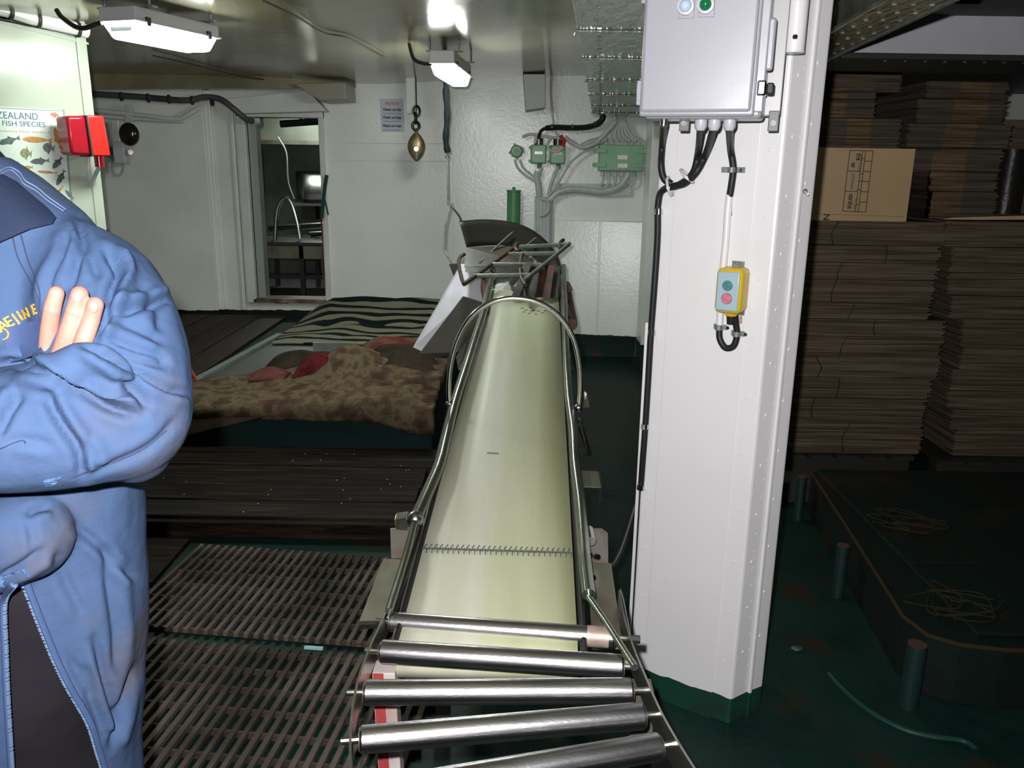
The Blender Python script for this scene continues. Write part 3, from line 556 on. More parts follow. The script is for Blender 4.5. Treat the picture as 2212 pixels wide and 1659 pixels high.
# painted cable trunk and loose cables
t = thing('cable_bundle', 'grey painted cable trunk rising up the bulkhead and branching to the boxes', 'cable', tuple(PY(1175, 560, 6.5)))
MB().prism([PY(1155, 424, 6.56), PY(1196, 426, 6.56), PY(1190, 600, 6.56), PY(1152, 600, 6.56)], (0, .02, 0)).build('backing_tray', m_gcable, t, smooth=False, bevel=.003)
def tb(nm, pts, r, Y=6.53, m=None, par=None, n=8): return MB().tube(smooth_path([PY(x, y, Y) for x, y in pts]), r, n).build(nm, m or m_gcable, par or t)
for dx in (-11, -4, 3, 10): tb('trunk_cable', [(1174+dx, 620), (1174+dx, 500), (1174+dx*1.1, 425)], .018)
tb('trunk_cable', [(1165, 424), (1163, 400), (1160, 380), (1163, 370)], .025)
tb('branch', [(1112, 345), (1118, 362), (1134, 378), (1150, 388), (1160, 396)], .009)
tb('branch', [(1123, 345), (1130, 362), (1146, 376), (1160, 388)], .009)
tb('branch', [(1169, 362), (1166, 378), (1162, 392)], .013); tb('branch', [(1205, 360), (1198, 378), (1190, 400), (1184, 424)], .014)
tb('branch', [(1184, 424), (1200, 405), (1215, 380), (1232, 352), (1258, 330), (1285, 318)], .008, 6.5)
tb('main_branch', [(1186, 432), (1205, 416), (1230, 409), (1265, 410), (1300, 414), (1335, 404), (1352, 385), (1357, 372)], .024, 6.52)
MB().prism([PY(1200, 396, 6.55), PY(1365, 398, 6.55), PY(1362, 423, 6.55), PY(1300, 424, 6.55), PY(1240, 418, 6.55), PY(1196, 424, 6.55)], (0, .02, 0)).build('horizontal_tray', m_gcable, t, smooth=False, bevel=.003)
for i in range(6): x = 1302+i*13.8; tb('tail', [(x, 380), (x+1, 390), (x-6+(i > 3)*-4, 402)], .009, 6.52)
tb('swirl', [(1168, 428), (1182, 434), (1186, 448), (1178, 462), (1166, 466)], .012, 6.5)
for i in range(7):
    x = 1309+i*13; tb('fan_cable', [(x, 306), (1310+i*9, 292), (1326+i*4.5, 270), (1340+i*1.5, 248)], .011, 6.5)
tb('fan_trunk', [(1345, 252), (1340, 235), (1335, 215), (1330, 195)], .05, 6.42, m=m_gcable)
t = thing('cable_bundle', 'black sheathed cable swagged above the small green boxes', 'cable', tuple(PY(1230, 280, 6.5)))
tb('sheath', [(1163, 300), (1168, 284), (1180, 277), (1205, 275), (1230, 276), (1265, 275), (1290, 268), (1302, 256), (1300, 245)], [.012]*12+[.02]*24+[.022]*13, 6.48, m_black); 
for x, y in ((1236, 276), (1284, 270), (1192, 276)): q = PY(x, y, 6.48); MB().cyl(q-Vector((.006, 0, 0)), q+Vector((.006, 0, 0)), .027, 10).build('clip', m_chrome, t)
t = thing('cable_bundle', 'thin grey cables looping over the two small green boxes', 'cable', tuple(PY(1190, 300, 6.5)))
tb('cable', [(1128, 296), (1145, 290), (1165, 292), (1190, 296), (1205, 298)], .011, 6.5); tb('cable', [(1192, 160), (1190, 200), (1195, 260), (1200, 285), (1212, 300)], .009, 6.5)
tb('cable', [(1220, 296), (1235, 308), (1258, 318), (1285, 310), (1300, 296), (1330, 262)], .016, 6.47); tb('cable', [(1258, 318), (1275, 310), (1295, 304), (1308, 296)], .03, 6.5)
tb('cable', [(1190, 298), (1183, 312), (1190, 325), (1205, 328), (1214, 318)], .010, 6.44); MB().tube([PY(1211, 293, 6.44), PY(1219, 305, 6.43), PY(1216, 316, 6.43)], .014, 8).build('red_tie', m_red, t)
tb('cable', [(1156, 310), (1158, 300), (1165, 294)], .012, 6.5)
# vertical stiffener and pipe at the right of the bulkhead
q = PY(1400, 300, 6.4)
tag(MB().bb(q.x+.015, q.x+.06, 6.40, 6.6, .0, 1.83).build('trim_1', m_white, smooth=False, bevel=.004), 'cream vertical stiffener right of the terminal box'); bpy.data.objects['trim_1']['kind'] = 'structure'
q = PY(1420, 300, 6.0); o = MB().bb(q.x-.02, q.x+.9, 6.1, 6.35, 0, 2.1).build('wall_back.002', m_wall, smooth=False, bevel=.004); struct(o, 'white casing behind the pillar')

# ================================================= PILLAR
A3, B3, D3 = Vector((.362, 2.165, 0)), Vector((.617, 2.0, 0)), Vector((.722, 2.066, 0))
fu = (B3-A3).normalized(); fn = Vector((fu.y, -fu.x, 0)); fn = fn if fn.y < 0 else -fn
su = (D3-B3).normalized(); sn = Vector((su.y, -su.x, 0)); sn = sn if sn.y < 0 else -sn
def PF(x, y, off=0): return PP(x, y, A3+fn*off, fn)
def PS(x, y, off=0): return PP(x, y, B3+sn*off, sn)
pl = thing('deck_pillar', 'thick white riveted steel pillar with dark green painted foot', 'pillar', (.55, 2.15, 0))
back = [D3+Vector((.03, .2, 0)), A3+Vector((.2, .26, 0)), A3+Vector((.02, .12, 0))]
MB().prism([A3, B3, D3]+back, (0, 0, 1.90)).build('shaft', m_pillar, pl, smooth=False, bevel=.006)
c1 = A3+fu*.045; MB().prism([c1, c1+fu*(.305-.045-.055), c1+fu*(.305-.045-.055)+fn*.004, c1+fn*.004], (0, 0, 1.899)).build('cover_plate', m_pillar, pl, smooth=False, bevel=.002)
c2 = B3+su*.062; MB().prism([c2, c2+su*.012, c2+su*.012+sn*.008, c2+sn*.008], (0, 0, 1.899)).build('corner_rib', m_pillar, pl, smooth=False, bevel=.003)
MB().prism([A3-fu*.012, A3-fu*.004, A3-fu*.004+fn*.004, A3-fu*.012+fn*.004], (0, 0, 1.1)).build('edge_strip', m_pillar, pl, smooth=False)
rb = [( A3+fu*.022, fn), (B3-fu*.03, fn), (B3+su*.03, sn), (B3+su*.092, sn)]
for k, (q, nr) in enumerate(rb):
    o = MB()
    for z in np.arange(.16+.03*k, 1.84, .135 if k > 1 else .15): o.dome(q+Vector((0, 0, float(z)))+nr*.0003, nr, .0055, .0016, 10)
    o = o.build('rivet_row', m_pillar, pl); o['kind'] = 'stuff'
o = MB()
for z in np.arange(.12, 1.84, .05): o.dome(B3+su*(.045+.01*math.sin(z*9))+Vector((0, 0, float(z))), sn, .003, .0015, 7)
o = o.build('small_bolts', m_pillar, pl); o['kind'] = 'stuff'
for x, y in ((1571, 200), ) : pass
q = PS(1737, 413, 0); MB().tube([q+su*-.0, q+sn*.03+su*-.022-Vector((0, 0, .006))], .003, 8).build('pin', m_pillar, pl); MB().ball(q+sn*.003, .006, 8, 6).build('pin_head', m_rusty, pl)
# weld rust stain flecks next to the push button station
for x, y, w_, h_ in ((1580, 455, 3, 22), (1566, 575, 5, 4), (1600, 690, 6, 18), (1605, 672, 8, 5)):
    MB().prism([PF(x-w_/2, y-h_/2, .005), PF(x+w_/2, y-h_/2, .005), PF(x+w_/2, y+h_/2, .005), PF(x-w_/2, y+h_/2, .005)], fn*.0006).build('rust_run', mat('rust_run', (.22, .09, .04), rough=.8, c2=(.5, .4, .3), scale=90), pl, smooth=False)
MB().bb(.62, .74, 2.08, 2.3, 1.90, 2.06).build('head_block', m_girder, pl, smooth=False)
# clamp pipe on the side
t = thing('pipe_stub', 'short white pipe stub welded upright high on the pillar corner', 'pipe', tuple(PF(1716, 120, .03)))
a_, b_ = PS(1714, 112, .045), PS(1722, -60, .045); MB().tube([a_, Vector((a_.x, a_.y, 1.93))], .023, 20, cap=True).build('tube', m_pillar, t)
MB().tube([a_+Vector((0, 0, .002)), a_+Vector((0, 0, -.003))], .0235, 20).build('rim', m_white, t); q = PS(1720, 79, .069); MB().cyl(q, q+sn*-.006, .0045).build('drill_hole', m_dark, t)

# ================================================= CONTROL BOX
th = math.radians(19); bu = Vector((math.cos(th), -math.sin(th), 0)); bn = Vector((-math.sin(th), -math.cos(th), 0))
BX0 = PY(1384, 240, 1.86)
def PE(x, y, off=0): return PP(x, y, BX0+bn*off, bn)
eb = thing('control_box', 'grey plastic electrical control box with two indicator lamps mounted on the pillar', 'control box', tuple(PE(1515, 262, -.1)))
tl, tr_, br_, bl_ = PE(1392, -40), PE(1644, -40), PE(1622, 243), PE(1384, 243)
zt_, zb_ = 1.985, bl_.z
xl, xr = bl_.copy(), br_.copy()
def bx(a0, a1, z0, z1, f0, f1): # along bu distance from xl, z range, offsets along bn
    o0 = Vector((xl.x, xl.y, 0)); P = []
    for z in (z0, z1):
        for a, f in ((a0, f1), (a1, f1), (a1, f0), (a0, f0)): P.append(o0+bu*a+bn*f+Vector((0, 0, z)))
    return P
W_ = (Vector((xr.x, xr.y, 0))-Vector((xl.x, xl.y, 0))).length
MB().hexa(bx(0, W_, zb_, zt_, 0, .012)).build('door', m_box, eb, smooth=True, bevel=.006)
MB().hexa(bx(-.004, W_+.006, zb_-.008, zt_+.01, -.018, 0)).build('door_rim', m_box, eb, smooth=True, bevel=.005)
MB().hexa(bx(.004, W_+.02, zb_-.012, zt_+.01, -.13, -.018)).build('body', m_box, eb, smooth=True, bevel=.008)
MB().hexa(bx(W_+.002, W_+.022, zb_+.0, zt_+.01, -.03, -.012)).build('flange', m_box, eb, smooth=True, bevel=.003)
MB().hexa(bx(W_+.018, W_+.034, 1.69, 1.79, -.03, -.016)).build('latch_tab', m_box, eb, smooth=True, bevel=.005)
for z in (zb_+.045, zb_+.27): MB().hexa(bx(W_+.008, W_+.026, z-.014, z+.016, -.03, .004)).build('clasp', m_chrome, eb, bevel=.004); MB().hexa(bx(W_+.026, W_+.04, z-.01, z+.012, -.04, -.01)).build('catch', m_dark, eb, bevel=.003)
for z in (zb_+.04, zb_+.24): MB().hexa(bx(-.012, .0, z-.025, z+.025, -.03, -.004)).build('hinge', m_box, eb, bevel=.002)
for x, y, m, nm, lb in ((1482, 14, mat('lamp_white', (.45, .55, .66), rough=.1, coat=1), 'indicator_lamp', 'pale blue white indicator lamp'), (1525, 11, mat('lamp_green', (.005, .14, .04), rough=.08, coat=1), 'indicator_lamp', 'green indicator lamp')):
    q = PE(x, y, .012); MB().tube([q, q+bn*.008, q+bn*.009], [.018, .017, .013], 20).build('bezel', m_gland, eb)
    MB().box(q+Vector((.002, 0, -.003))+bn*.001, (.032, .003, .04), Matrix((bu, -bn, Zax)).transposed()).build('legend_plate', m_box, eb, bevel=.008)
    o = MB().ball(q+bn*.008, (.0125, .0125, .0125), 18, 12).build(nm, m, eb); o['label'] = lb
# mounting plate and brackets
o0 = Vector((xl.x, xl.y, 0))
bp_ = MB().hexa(bx(.05, W_+.052, zb_-.0, zt_+.1, -.142, -.134)).build('mounting_plate', mat('mount_grey', (.34, .34, .33), rough=.4), eb, smooth=False, bevel=.002)
for a in (.075, W_+.04):
    MB().hexa(bx(a-.011, a+.011, zb_-.033, zb_+.01, -.134, -.128)).build('mounting_tab', mat('tab_grey', (.12, .12, .12), rough=.5), eb, smooth=False, bevel=.002)
    q = o0+bu*a+bn*-.128+Vector((0, 0, zb_-.016)); MB().cyl(q, q+bn*.003, .006).build('screw', m_galv, eb)
MB().hexa(bx(.06, .10, zb_-.0, zt_, -.21, -.14)).build('stand_off', mat('stand_grey', (.30, .30, .26), rough=.5), eb, smooth=False); MB().hexa(bx(.2, .27, zb_-.0, zt_, -.18, -.14)).build('stand_off', mat('stand_grey', 0), eb, smooth=False)
GL = []
for px in (1514, 1543, 1576):
    q = PE(px, 268, -.07); z = zb_-.012; MB().tube([Vector((q.x, q.y, z)), Vector((q.x, q.y, z-.014)), Vector((q.x, q.y, z-.022))], [.0135, .0135, .009], 12).build('cable_gland', m_gland, eb, ang=50); GL.append(Vector((q.x, q.y, z-.014)))
# cables dropping from the box
t = thing('power_cable', 'three black cables looping from the control box and tied together left of the pillar', 'cable', tuple(PF(1430, 400, .03)))
def pf(x, y, off=.02): return PF(x, y, off)
LP = [PE(1434, 268, -.1), pf(1431, 310, .035), pf(1428, 355, .04), pf(1434, 385, .04), pf(1450, 397, .035)]
MB().tube(smooth_path(LP), .0085, 12).build('cable', m_black, t); MB().cyl(LP[0]+Vector((0, 0, .01)), LP[0]-Vector((0, 0, .004)), .009).build('sleeve_end', m_chrome, t)
down = [pf(1412, 500, .012), pf(1408, 620, .012), pf(1404, 760, .012), pf(1396, 900, .012), pf(1388, 1000, .012), PZ(1382, 1060, .55)]
MB().tube(smooth_path([GL[0], pf(1508, 330, .04), pf(1496, 375, .035), pf(1465, 400, .03), pf(1440, 406, .025), pf(1426, 418, .018), pf(1421, 445, .015)]), .0085, 12).build('cable', m_black, t)
MB().tube(smooth_path([GL[1], pf(1526, 330, .045), pf(1505, 370, .045), pf(1480, 395, .04), pf(1455, 402, .035)]), .0085, 12).build('cable', m_black, t)
def edge(y): # along the left edge of the pillar
    xx = 1421+(y-445)*(1372-1421)/(1340-445); return xx
mv = A3-fu*.004
cb = [pf(1421, 445, .015)]+[PF(x, y, .012) for x, y in ((1420, 520), (1412, 640), (1406, 720), (1399, 840), (1394, 920), (1388, 1000))]
cb += [PF(1384, 1050, .0), PF(1378, 1085, -.02)+Vector((-.0, .02, 0)), Vector((.30, 2.15, .42)), Vector((.22, 2.15, .36)), Vector((.12, 2.1, .36))]
MB().tube(smooth_path(cb), .0085, 12).build('cable', m_black, t)
for x, y in ((1423, 457), (1408, 718), (1393, 921), (1384, 1052)): q = PF(x, y, .014); MB().cyl(q+Vector((0, 0, .007)), q-Vector((0, 0, .007)), .0105, 12).build('clip', m_chrome, t); pass
for x, y, a_ in ((1484, 380, 48), (1447, 402, 15)):
    q = PF(x, y, .036); d = fu*math.cos(math.radians(a_))+Zax*math.sin(math.radians(a_)); e1_ = fn; e2_ = d.cross(fn)
    MB().tube([q+e1_*math.cos(a)*.015+e2_*math.sin(a)*.022 for a in np.linspace(0, 6.28, 16, endpoint=False)], .0034, 6, closed=True).build('cable_tie', mat('tie_white', (.5, .5, .5), rough=.4), t)
    MB().box(q+fn*.014+e2_*.004, (.008, .006, .006)).build('tie_head', mat('tie_white', 0), t, smooth=False)
t = thing('power_cable', 'single cable from the control box to the yellow push button station, half painted white', 'cable', tuple(PF(1580, 400, .03)))
MB().tube(smooth_path([GL[2], PF(1578, 320, .035), PF(1584, 362, .016), PF(1580, 400, .014), PF(1576, 424, .012)]), .0085, 12).build('cable', m_black, t)
MB().tube(smooth_path([PF(1576, 420, .012), PF(1572, 460, .011), PF(1568, 520, .011), PF(1562, 580, .011), PF(1558, 640, .011), PF(1554, 712, .011)]), .0088, 12).build('painted_length', m_pillar, t)
MB().tube(smooth_path([PF(1554, 708, .011), PF(1555, 732, .012), PF(1567, 751, .014), PF(1584, 748, .014), PF(1592, 725, .014), PF(1590, 700, .018), PF(1587, 668, .03)]), .0082, 12).build('cable', m_black, t)
for x, y in ((1584, 367), (1556, 706), (1594, 720)):
    q = PF(x, y, .008); R = rotz(math.atan2(fu.y, fu.x)); MB().box(q+fu*.0, (.058 if y < 400 else .034, .003, .013), R).build('clip_strap', m_galv, t, smooth=False, bevel=.001); MB().cyl(q+fn*.012-Vector((0, 0, .006)), q+fn*.012+Vector((0, 0, .006)), .0095, 12).build('clip', m_galv, t); MB().cyl(q+fu*.02, q+fu*.02+fn*.004, .0045, 8).build('screw', m_chrome, t)
# push button station
st = thing('button_station', 'yellow push button station with green and red buttons on the white pillar', 'switch', tuple(PF(1590, 670, .02)))
q0 = PF(1592, 622, 0); R = Matrix((fu, -fn, Zax)).transposed()
# face looks more towards the camera than the pillar does
ya = math.radians(-22); yu = (rotz(math.radians(1)) @ fu); yn = Vector((yu.y, -yu.x, 0)); yn = yn if yn.y < 0 else -yn; R = Matrix((yu, -yn, Zax)).transposed()
o = MB(); prof = []
o.box(q0+yn*.038, (.066, .066, .108), R); o.build('housing', m_yellow, st, bevel=.012)
MB().box(q0+yn*.071+Vector((0, 0, .0)), (.054, .006, .094), R).build('face', m_bluepl, st, bevel=.01)
q = q0+yn*.075; MB().tube([q+Vector((0, 0, .014)), q+Vector((0, 0, .014))+yn*.004], .0125, 18).build('start_button', mat('btn_green', (.05, .16, .15), rough=.3, c2=(.09, .22, .2), scale=60), st, bevel=.001)
MB().tube([q+Vector((0, 0, -.017)), q+Vector((0, 0, -.017))+yn*.005], [.014, .012], 18).build('stop_button', mat('btn_red', (.42, .10, .13), rough=.35, c2=(.5, .22, .25), scale=60), st, bevel=.001)
q = q0+Vector((0, 0, -.055)); MB().tube([q+yn*.03, q+yn*.03-Vector((0, 0, .01))], [.02, .013], 14).build('neck', m_yellow, st); MB().tube([q+yn*.03-Vector((0, 0, .008)), q+yn*.028-Vector((0, 0, .03))], [.011, .0095], 12).build('gland', m_black, st)
MB().box(q0+yn*.004-Vector((0, 0, .05)), (.05, .006, .03), R).build('foot_bracket', m_rusty, st, smooth=False); MB().box(q0+yn*.004+Vector((0, 0, .056)), (.03, .006, .02), R).build('foot_bracket', m_galv, st, smooth=False)

# ================================================= BELT CONVEYOR
dr_ = Vector((.034, 1, BB)); dl = dr_.normalized()
def BP(Y, a, dz=0):   # point on the belt: a = sideways from the centre line
    xc = -.036+.034*(Y-1.55); return Vector((xc+a, Y, BA+BB*Y+dz))
cv = thing('belt_conveyor', 'long inclined conveyor with cream belt between steel guard rails', 'conveyor', (0, 3.0, 0))
HW = .176; Y0, Y1 = 1.455, 5.15
o = MB()
def bsec(a0, a1, z0, z1, ya, yb): return [BP(ya, a0, z0), BP(ya, a1, z0), BP(yb, a1, z0), BP(yb, a0, z0), BP(ya, a0, z1), BP(ya, a1, z1), BP(yb, a1, z1), BP(yb, a0, z1)]
# belt: a closed loop with a turned nose
nt_ = m_belt.node_tree; bs_ = nt_.nodes['Principled BSDF']; old_ = bs_.inputs['Base Color'].links[0].from_socket; gp_ = nt_.nodes.new('ShaderNodeNewGeometry'); dt_ = nt_.nodes.new('ShaderNodeVectorMath'); dt_.operation = 'DOT_PRODUCT'; dt_.inputs[1].default_value = (1, -.034, 0)
nt_.links.new(gp_.outputs['Position'], dt_.inputs[0]); rp_ = nt_.nodes.new('ShaderNodeMapRange'); rp_.interpolation_type = 'SMOOTHSTEP'; rp_.inputs[1].default_value = -.135; rp_.inputs[2].default_value = -.085; nt_.links.new(dt_.outputs['Value'], rp_.inputs[0])
mb_ = nt_.nodes.new('ShaderNodeMix'); mb_.data_type = 'RGBA'; mb_.blend_type = 'MULTIPLY'; mb_.inputs[7].default_value = (.88, .91, .74, 1); nt_.links.new(rp_.outputs[0], mb_.inputs[0]); nt_.links.new(old_, mb_.inputs[6]); nt_.links.new(mb_.outputs[2], bs_.inputs['Base Color'])
def beltf(u, v):
    # v runs along the loop, u across
    if v < .48: Y = Y1+(Y0-Y1)*(v/.48); return BP(Y, (u-.5)*2*HW, 0)
    if v < .52: a = (v-.48)/.04*math.pi; return BP(Y0-.035*math.sin(a), (u-.5)*2*HW, -.035+.035*math.cos(a))
    Y = Y0+(Y1-Y0)*((v-.52)/.48); return BP(Y, (u-.5)*2*HW, -.07)
MB().grid(beltf, 4, 100).build('belt', m_belt, cv, ang=60, solid=.004)
for s in (-1, 1):
    a0 = s*(HW+.004); a1 = s*(HW+.018)
    MB().hexa(bsec(min(a0, a1), max(a0, a1), -.075, -.008, 1.45, 5.1)).build('side_channel', m_blacksteel if s > 0 else m_platesteel, cv, smooth=False, bevel=.002)
MB().hexa(bsec(-HW, HW, -.05, -.01, 1.48, 5.1)).build('bed', m_dark, cv, smooth=False)
# belt lacing
q1, q2 = PB(912, 1184, .004), PB(1235, 1194, .004)
m_lace = mat('lacing_grey', (.09, .11, .09), rough=.4, metal=.4); MB().tube([q1, q2], .0022, 6).build('lacing_pin', m_lace, cv)
o = MB()
for i in range(28):
    f = (i+.5)/28; c0 = q1+(q2-q1)*f; dy = Vector((0, .019, .0018))
    o.tube([c0+dy*1.0+Vector((.003, 0, 0)), c0+dy*.5+Vector((0, 0, .0015)), c0+Vector((-.002, 0, .002)), c0-dy*.3+Vector((-.003, 0, 0))], .0013, 5); c1_ = c0+Vector((.005, 0, 0)); o.tube([c1_+dy*.2, c1_-dy*.5+Vector((0, 0, .0012)), c1_-dy*1.0], .0013, 5)
o.build('lacing_hooks', m_lace, cv)['kind'] = 'stuff'
def belt_patch(pts, m, nm): MB().prism([PB(x, y, .0025) for x, y in pts], (0, 0, .0006)).build(nm, m, cv, smooth=False)
m_stain2 = mat('belt_stain', (.40, .37, .24), rough=.6, c2=(.50, .50, .36), scale=40)
for pts in (((1052, 977), (1078, 978), (1078, 981), (1052, 980)),): belt_patch(pts, mat('belt_mark', (.1, .13, .13)), 'scuff')
for x, y in ((1125, 665), (1133, 669), (1143, 664), (1150, 669), (1160, 671), (1168, 675), (1128, 673), (1140, 676), (1146, 671), (1155, 678), (1175, 670)): belt_patch([(x, y), (x+7, y), (x+6, y+1.6), (x, y+1.6)], mat('belt_mark', 0), 'print_mark')
# dark guide strip on the right
MB().tube([BP(1.4, HW+.012, .006), BP(5, HW+.012, .006)], .006, 8).build('guide_strip', m_black, cv); MB().tube([BP(1.4, -HW-.006, .004), BP(5, -HW-.006, .004)], .005, 8).build('guide_strip', m_black, cv)
# guard rails
LR = [PB(x, y, .03) for x, y in ((1062, 600), (1046, 668), (1028, 725), (1006, 795), (982, 870), (962, 950), (948, 1005), (925, 1060), (897, 1122))]
RR = [PB(x, y, .03) for x, y in ((1218, 575), (1219, 640), (1222, 740), (1228, 850), (1238, 930), (1242, 1000), (1252, 1080), (1258, 1150), (1264, 1220), (1272, 1285))]
MB().tube(smooth_path(LR), .0165, 14).build('guard_rail', m_tube, cv, ang=60); MB().tube(smooth_path(RR), .0145, 14).build('guard_rail', m_tube, cv, ang=60)
MB().ball(LR[-1], (.022, .022, .022), 12, 8).build('weld_knuckle', m_stain, cv); q = PB(1262, 1148, .03); MB().tube([q+Vector((.012, .03, -.01)), q+Vector((.014, -.012, -.02))], .014, 10).build('weld_knuckle', m_stain, cv)
# guard rail struts
for x, y in ((962, 945), (1010, 785), (1232, 880), (1250, 1080)): 
    q = PB(x, y, .03); c_ = BP(q.y, (HW+.01)*(1 if x > 1100 else -1), -.04); MB().cyl(q, c_, .007, 8).build('strut', m_stain, cv)
# arch hoop
hp = [(971, 880), (969, 845), (973, 790), (990, 730), (1020, 682), (1062, 653), (1110, 644), (1160, 652), (1205, 680), (1236, 725), (1250, 780), (1254, 835), (1250, 888)]
MB().tube(smooth_path([PY(x, y, 2.62) for x, y in hp]), .0085, 14).build('arch_hoop', m_chrome, cv, ang=60)
for x, y in ((971, 872), (1249, 880)): MB().ball(PY(x, y, 2.62), (.014, .014, .012), 10, 8).build('hoop_foot', m_stain, cv)
# end guide plates
def vplate(nm, pts, m, t=.004, bevel=.002): return MB().sheet(pts, t).build(nm, m, cv, smooth=False, bevel=bevel)
MB().prism([PB(908, 1128, .02), PB(920, 1140, -.03), PB(912, 1186, -.04), PB(850, 1345, -.05), PB(838, 1335, .03), PB(872, 1240, .035)], (-.003, 0, 0)).build('end_guide', m_stain, cv, smooth=False, bevel=.001)
MB().tube(smooth_path([PB(897, 1122, .03), PB(880, 1190, .04), PB(862, 1250, .04), PB(840, 1320, .035)]), .0085, 10).build('guide_lip', m_tube, cv)
MB().prism([PB(1262, 1180, .02), PB(1275, 1300, .03), PB(1273, 1300, -.05), PB(1255, 1200, -.05)], (.003, 0, 0)).build('end_guide', m_stain, cv, smooth=False, bevel=.001)
# left brackets
hexp = lambda pts, off: MB().prism(pts, off)
hexp([PB(851, 1122, .01), PB(881, 1118, .01), PB(883, 1146, -.0), PB(853, 1144, -.0)], (0, .03, .005)).build('rail_block', m_stain, cv, smooth=False, bevel=.003)
hexp([PB(843, 1142, -.03), PB(886, 1140, -.03), PB(870, 1206, -.05), PB(845, 1206, -.05)], (0, .004, 0)).build('bearing_plate', mat('rust_stain_steel', (.36, .33, .30), rough=.4, metal=.7, c2=(.30, .12, .06), scale=14, amt=.6), cv, smooth=False, bevel=.001)
hexp([PB(828, 1206, -.05), PB(872, 1208, -.05), PB(836, 1340, -.055), PB(776, 1342, -.055)], (0, 0, -.004)).build('side_tray', m_platesteel, cv, smooth=False, bevel=.001)
hexp([PB(776, 1342, -.055), PB(836, 1340, -.055), PB(836, 1348, -.058), PB(777, 1350, -.058)], (0, 0, -.01)).build('tray_lip', m_stain, cv, smooth=False)
# right brackets
hexp([PB(1262, 1142, -.02), PB(1300, 1142, -.02), PB(1313, 1152, -.025), PB(1314, 1218, -.06), PB(1268, 1218, -.06)], (0, .004, 0)).build('bearing_plate', mat('rust_stain_steel', 0), cv, smooth=False, bevel=.001)
hexp([PB(1268, 1214, -.05), PB(1320, 1216, -.05), PB(1346, 1400, -.075), PB(1280, 1400, -.075)], (0, 0, -.004)).build('side_tray', m_platesteel, cv, smooth=False, bevel=.001)
for x, y in ((1271, 1200), (1287, 1203), (1277, 1248), (1284, 1310)): q = PB(x, y, -.03); MB().tube([q, q+Vector((.004, -.012, .006))], .007, 6).build('bolt', m_chrome, cv, smooth=False)
hexp([PB(1338, 1272, -.0), PB(1344, 1290, .0), PB(1362, 1380, -.01), PB(1352, 1390, -.06), PB(1334, 1300, -.06)], (.003, 0, 0)).build('outer_plate', m_stain, cv, smooth=False, bevel=.001)
hexp([PB(1248, 906, -.02), PB(1256, 908, -.02), PB(1279, 978, -.06), PB(1270, 984, -.06), PB(1252, 935, -.04)], (0, .03, 0)).build('drop_bracket', m_stain, cv, smooth=False, bevel=.001)
hexp([PB(1252, 970, -.06), PB(1279, 980, -.065), PB(1279, 986, -.065), PB(1254, 985, -.06)], (0, .004, -.0)).build('drop_foot', m_stain, cv, smooth=False)
hexp([PB(1245, 1016, -.015), PB(1292, 1018, -.015), PB(1298, 1052, -.015), PB(1255, 1050, -.015)], (0, 0, -.003)).build('angle_bracket', m_platesteel, cv, smooth=False)
hexp([PB(1293, 1018, -.015), PB(1298, 1052, -.015), PB(1294, 1086, -.03), PB(1293, 1060, -.07)], (.003, 0, 0)).build('angle_bracket', m_stain, cv, smooth=False)
hexp([PB(1225, 765, -.01), PB(1234, 765, -.01), PB(1240, 800, -.04), PB(1232, 800, -.04)], (0, .01, 0)).build('drop_bracket', m_stain, cv, smooth=False)
hexp([PB(1262, 845, -.05), PB(1268, 850, -.05), PB(1274, 880, -.07), PB(1258, 882, -.07)], (0, .01, 0)).build('drop_bracket', mat('rust_stain_steel', 0), cv, smooth=False)
hexp([PB(1223, 608, .03), PB(1232, 612, .03), PB(1238, 628, .02), PB(1225, 632, .02)], (0, .05, 0)).build('motor_lug', m_rusty, cv, smooth=False, bevel=.004)
q = PB(1228, 660, -.02); MB().cyl(q+Vector((0, .25, .03)), q-Vector((0, .25, .05)), .03, 12).build('drive_motor', m_rusty, cv)
# legs
for Y in (2.0, 3.6, 4.9):
    for s in (-1, 1):
        a_ = BP(Y, s*(HW-.02), -.07); MB().bb(a_.x-.02, a_.x+.02, Y-.02, Y+.02, 0, a_.z).build('leg', m_platesteel, cv, smooth=False, bevel=.003)
    a_ = BP(Y, 0, -.3); MB().bb(a_.x-HW, a_.x+HW, Y-.015, Y+.015, .2, .23).build('crossbar', m_platesteel, cv, smooth=False)

# ================================================= ROLLER CONVEYOR
RZ = .592
rc = thing('roller_conveyor', 'curved gravity roller section at the near end of the belt', 'conveyor', (0, 1.25, 0))
def PR(x, y, z=RZ): return PZ(x, y, z)
rol = [((843, 1343), (1328, 1378)), ((822, 1407), (1347, 1440)), ((787, 1496), (1366, 1492)), ((777, 1598), (1391, 1546)), ((770, 1722), (1426, 1612)), ((800, 1850), (1490, 1700)), ((870, 2010), (1580, 1800))]
for i, (a_, b_) in enumerate(rol):
    A_, B_ = PR(*a_), PR(*b_); d = (B_-A_).normalized(); r = .0205 if i == 0 else .0225
    ro = MB().tube([A_, A_+d*.004, B_-d*.004, B_], [r-.003, r, r, r-.003], 28).build('roller', m_roller, rc, ang=30)
    MB().tube([A_-d*.001, A_+d*.0], r-.004, 20).build('end_bearing', m_rusty, ro); MB().tube([B_, B_+d*.001], r-.004, 20).build('end_bearing', m_rusty, ro)
    MB().cyl(A_-d*.03, B_+d*.03, .006, 10).build('axle', m_stain, ro)
    if i == 0: MB().cyl(B_+d*.028, B_+d*.05, .0085, 6).build('axle_nut', m_dark, ro); MB().tube([B_-d*.055, B_-d*.012], r+.0006, 24).build('rust_band', mat('rust_band', (.30, .20, .13), rough=.5, metal=.5, c2=(.5, .4, .35), scale=30), ro)
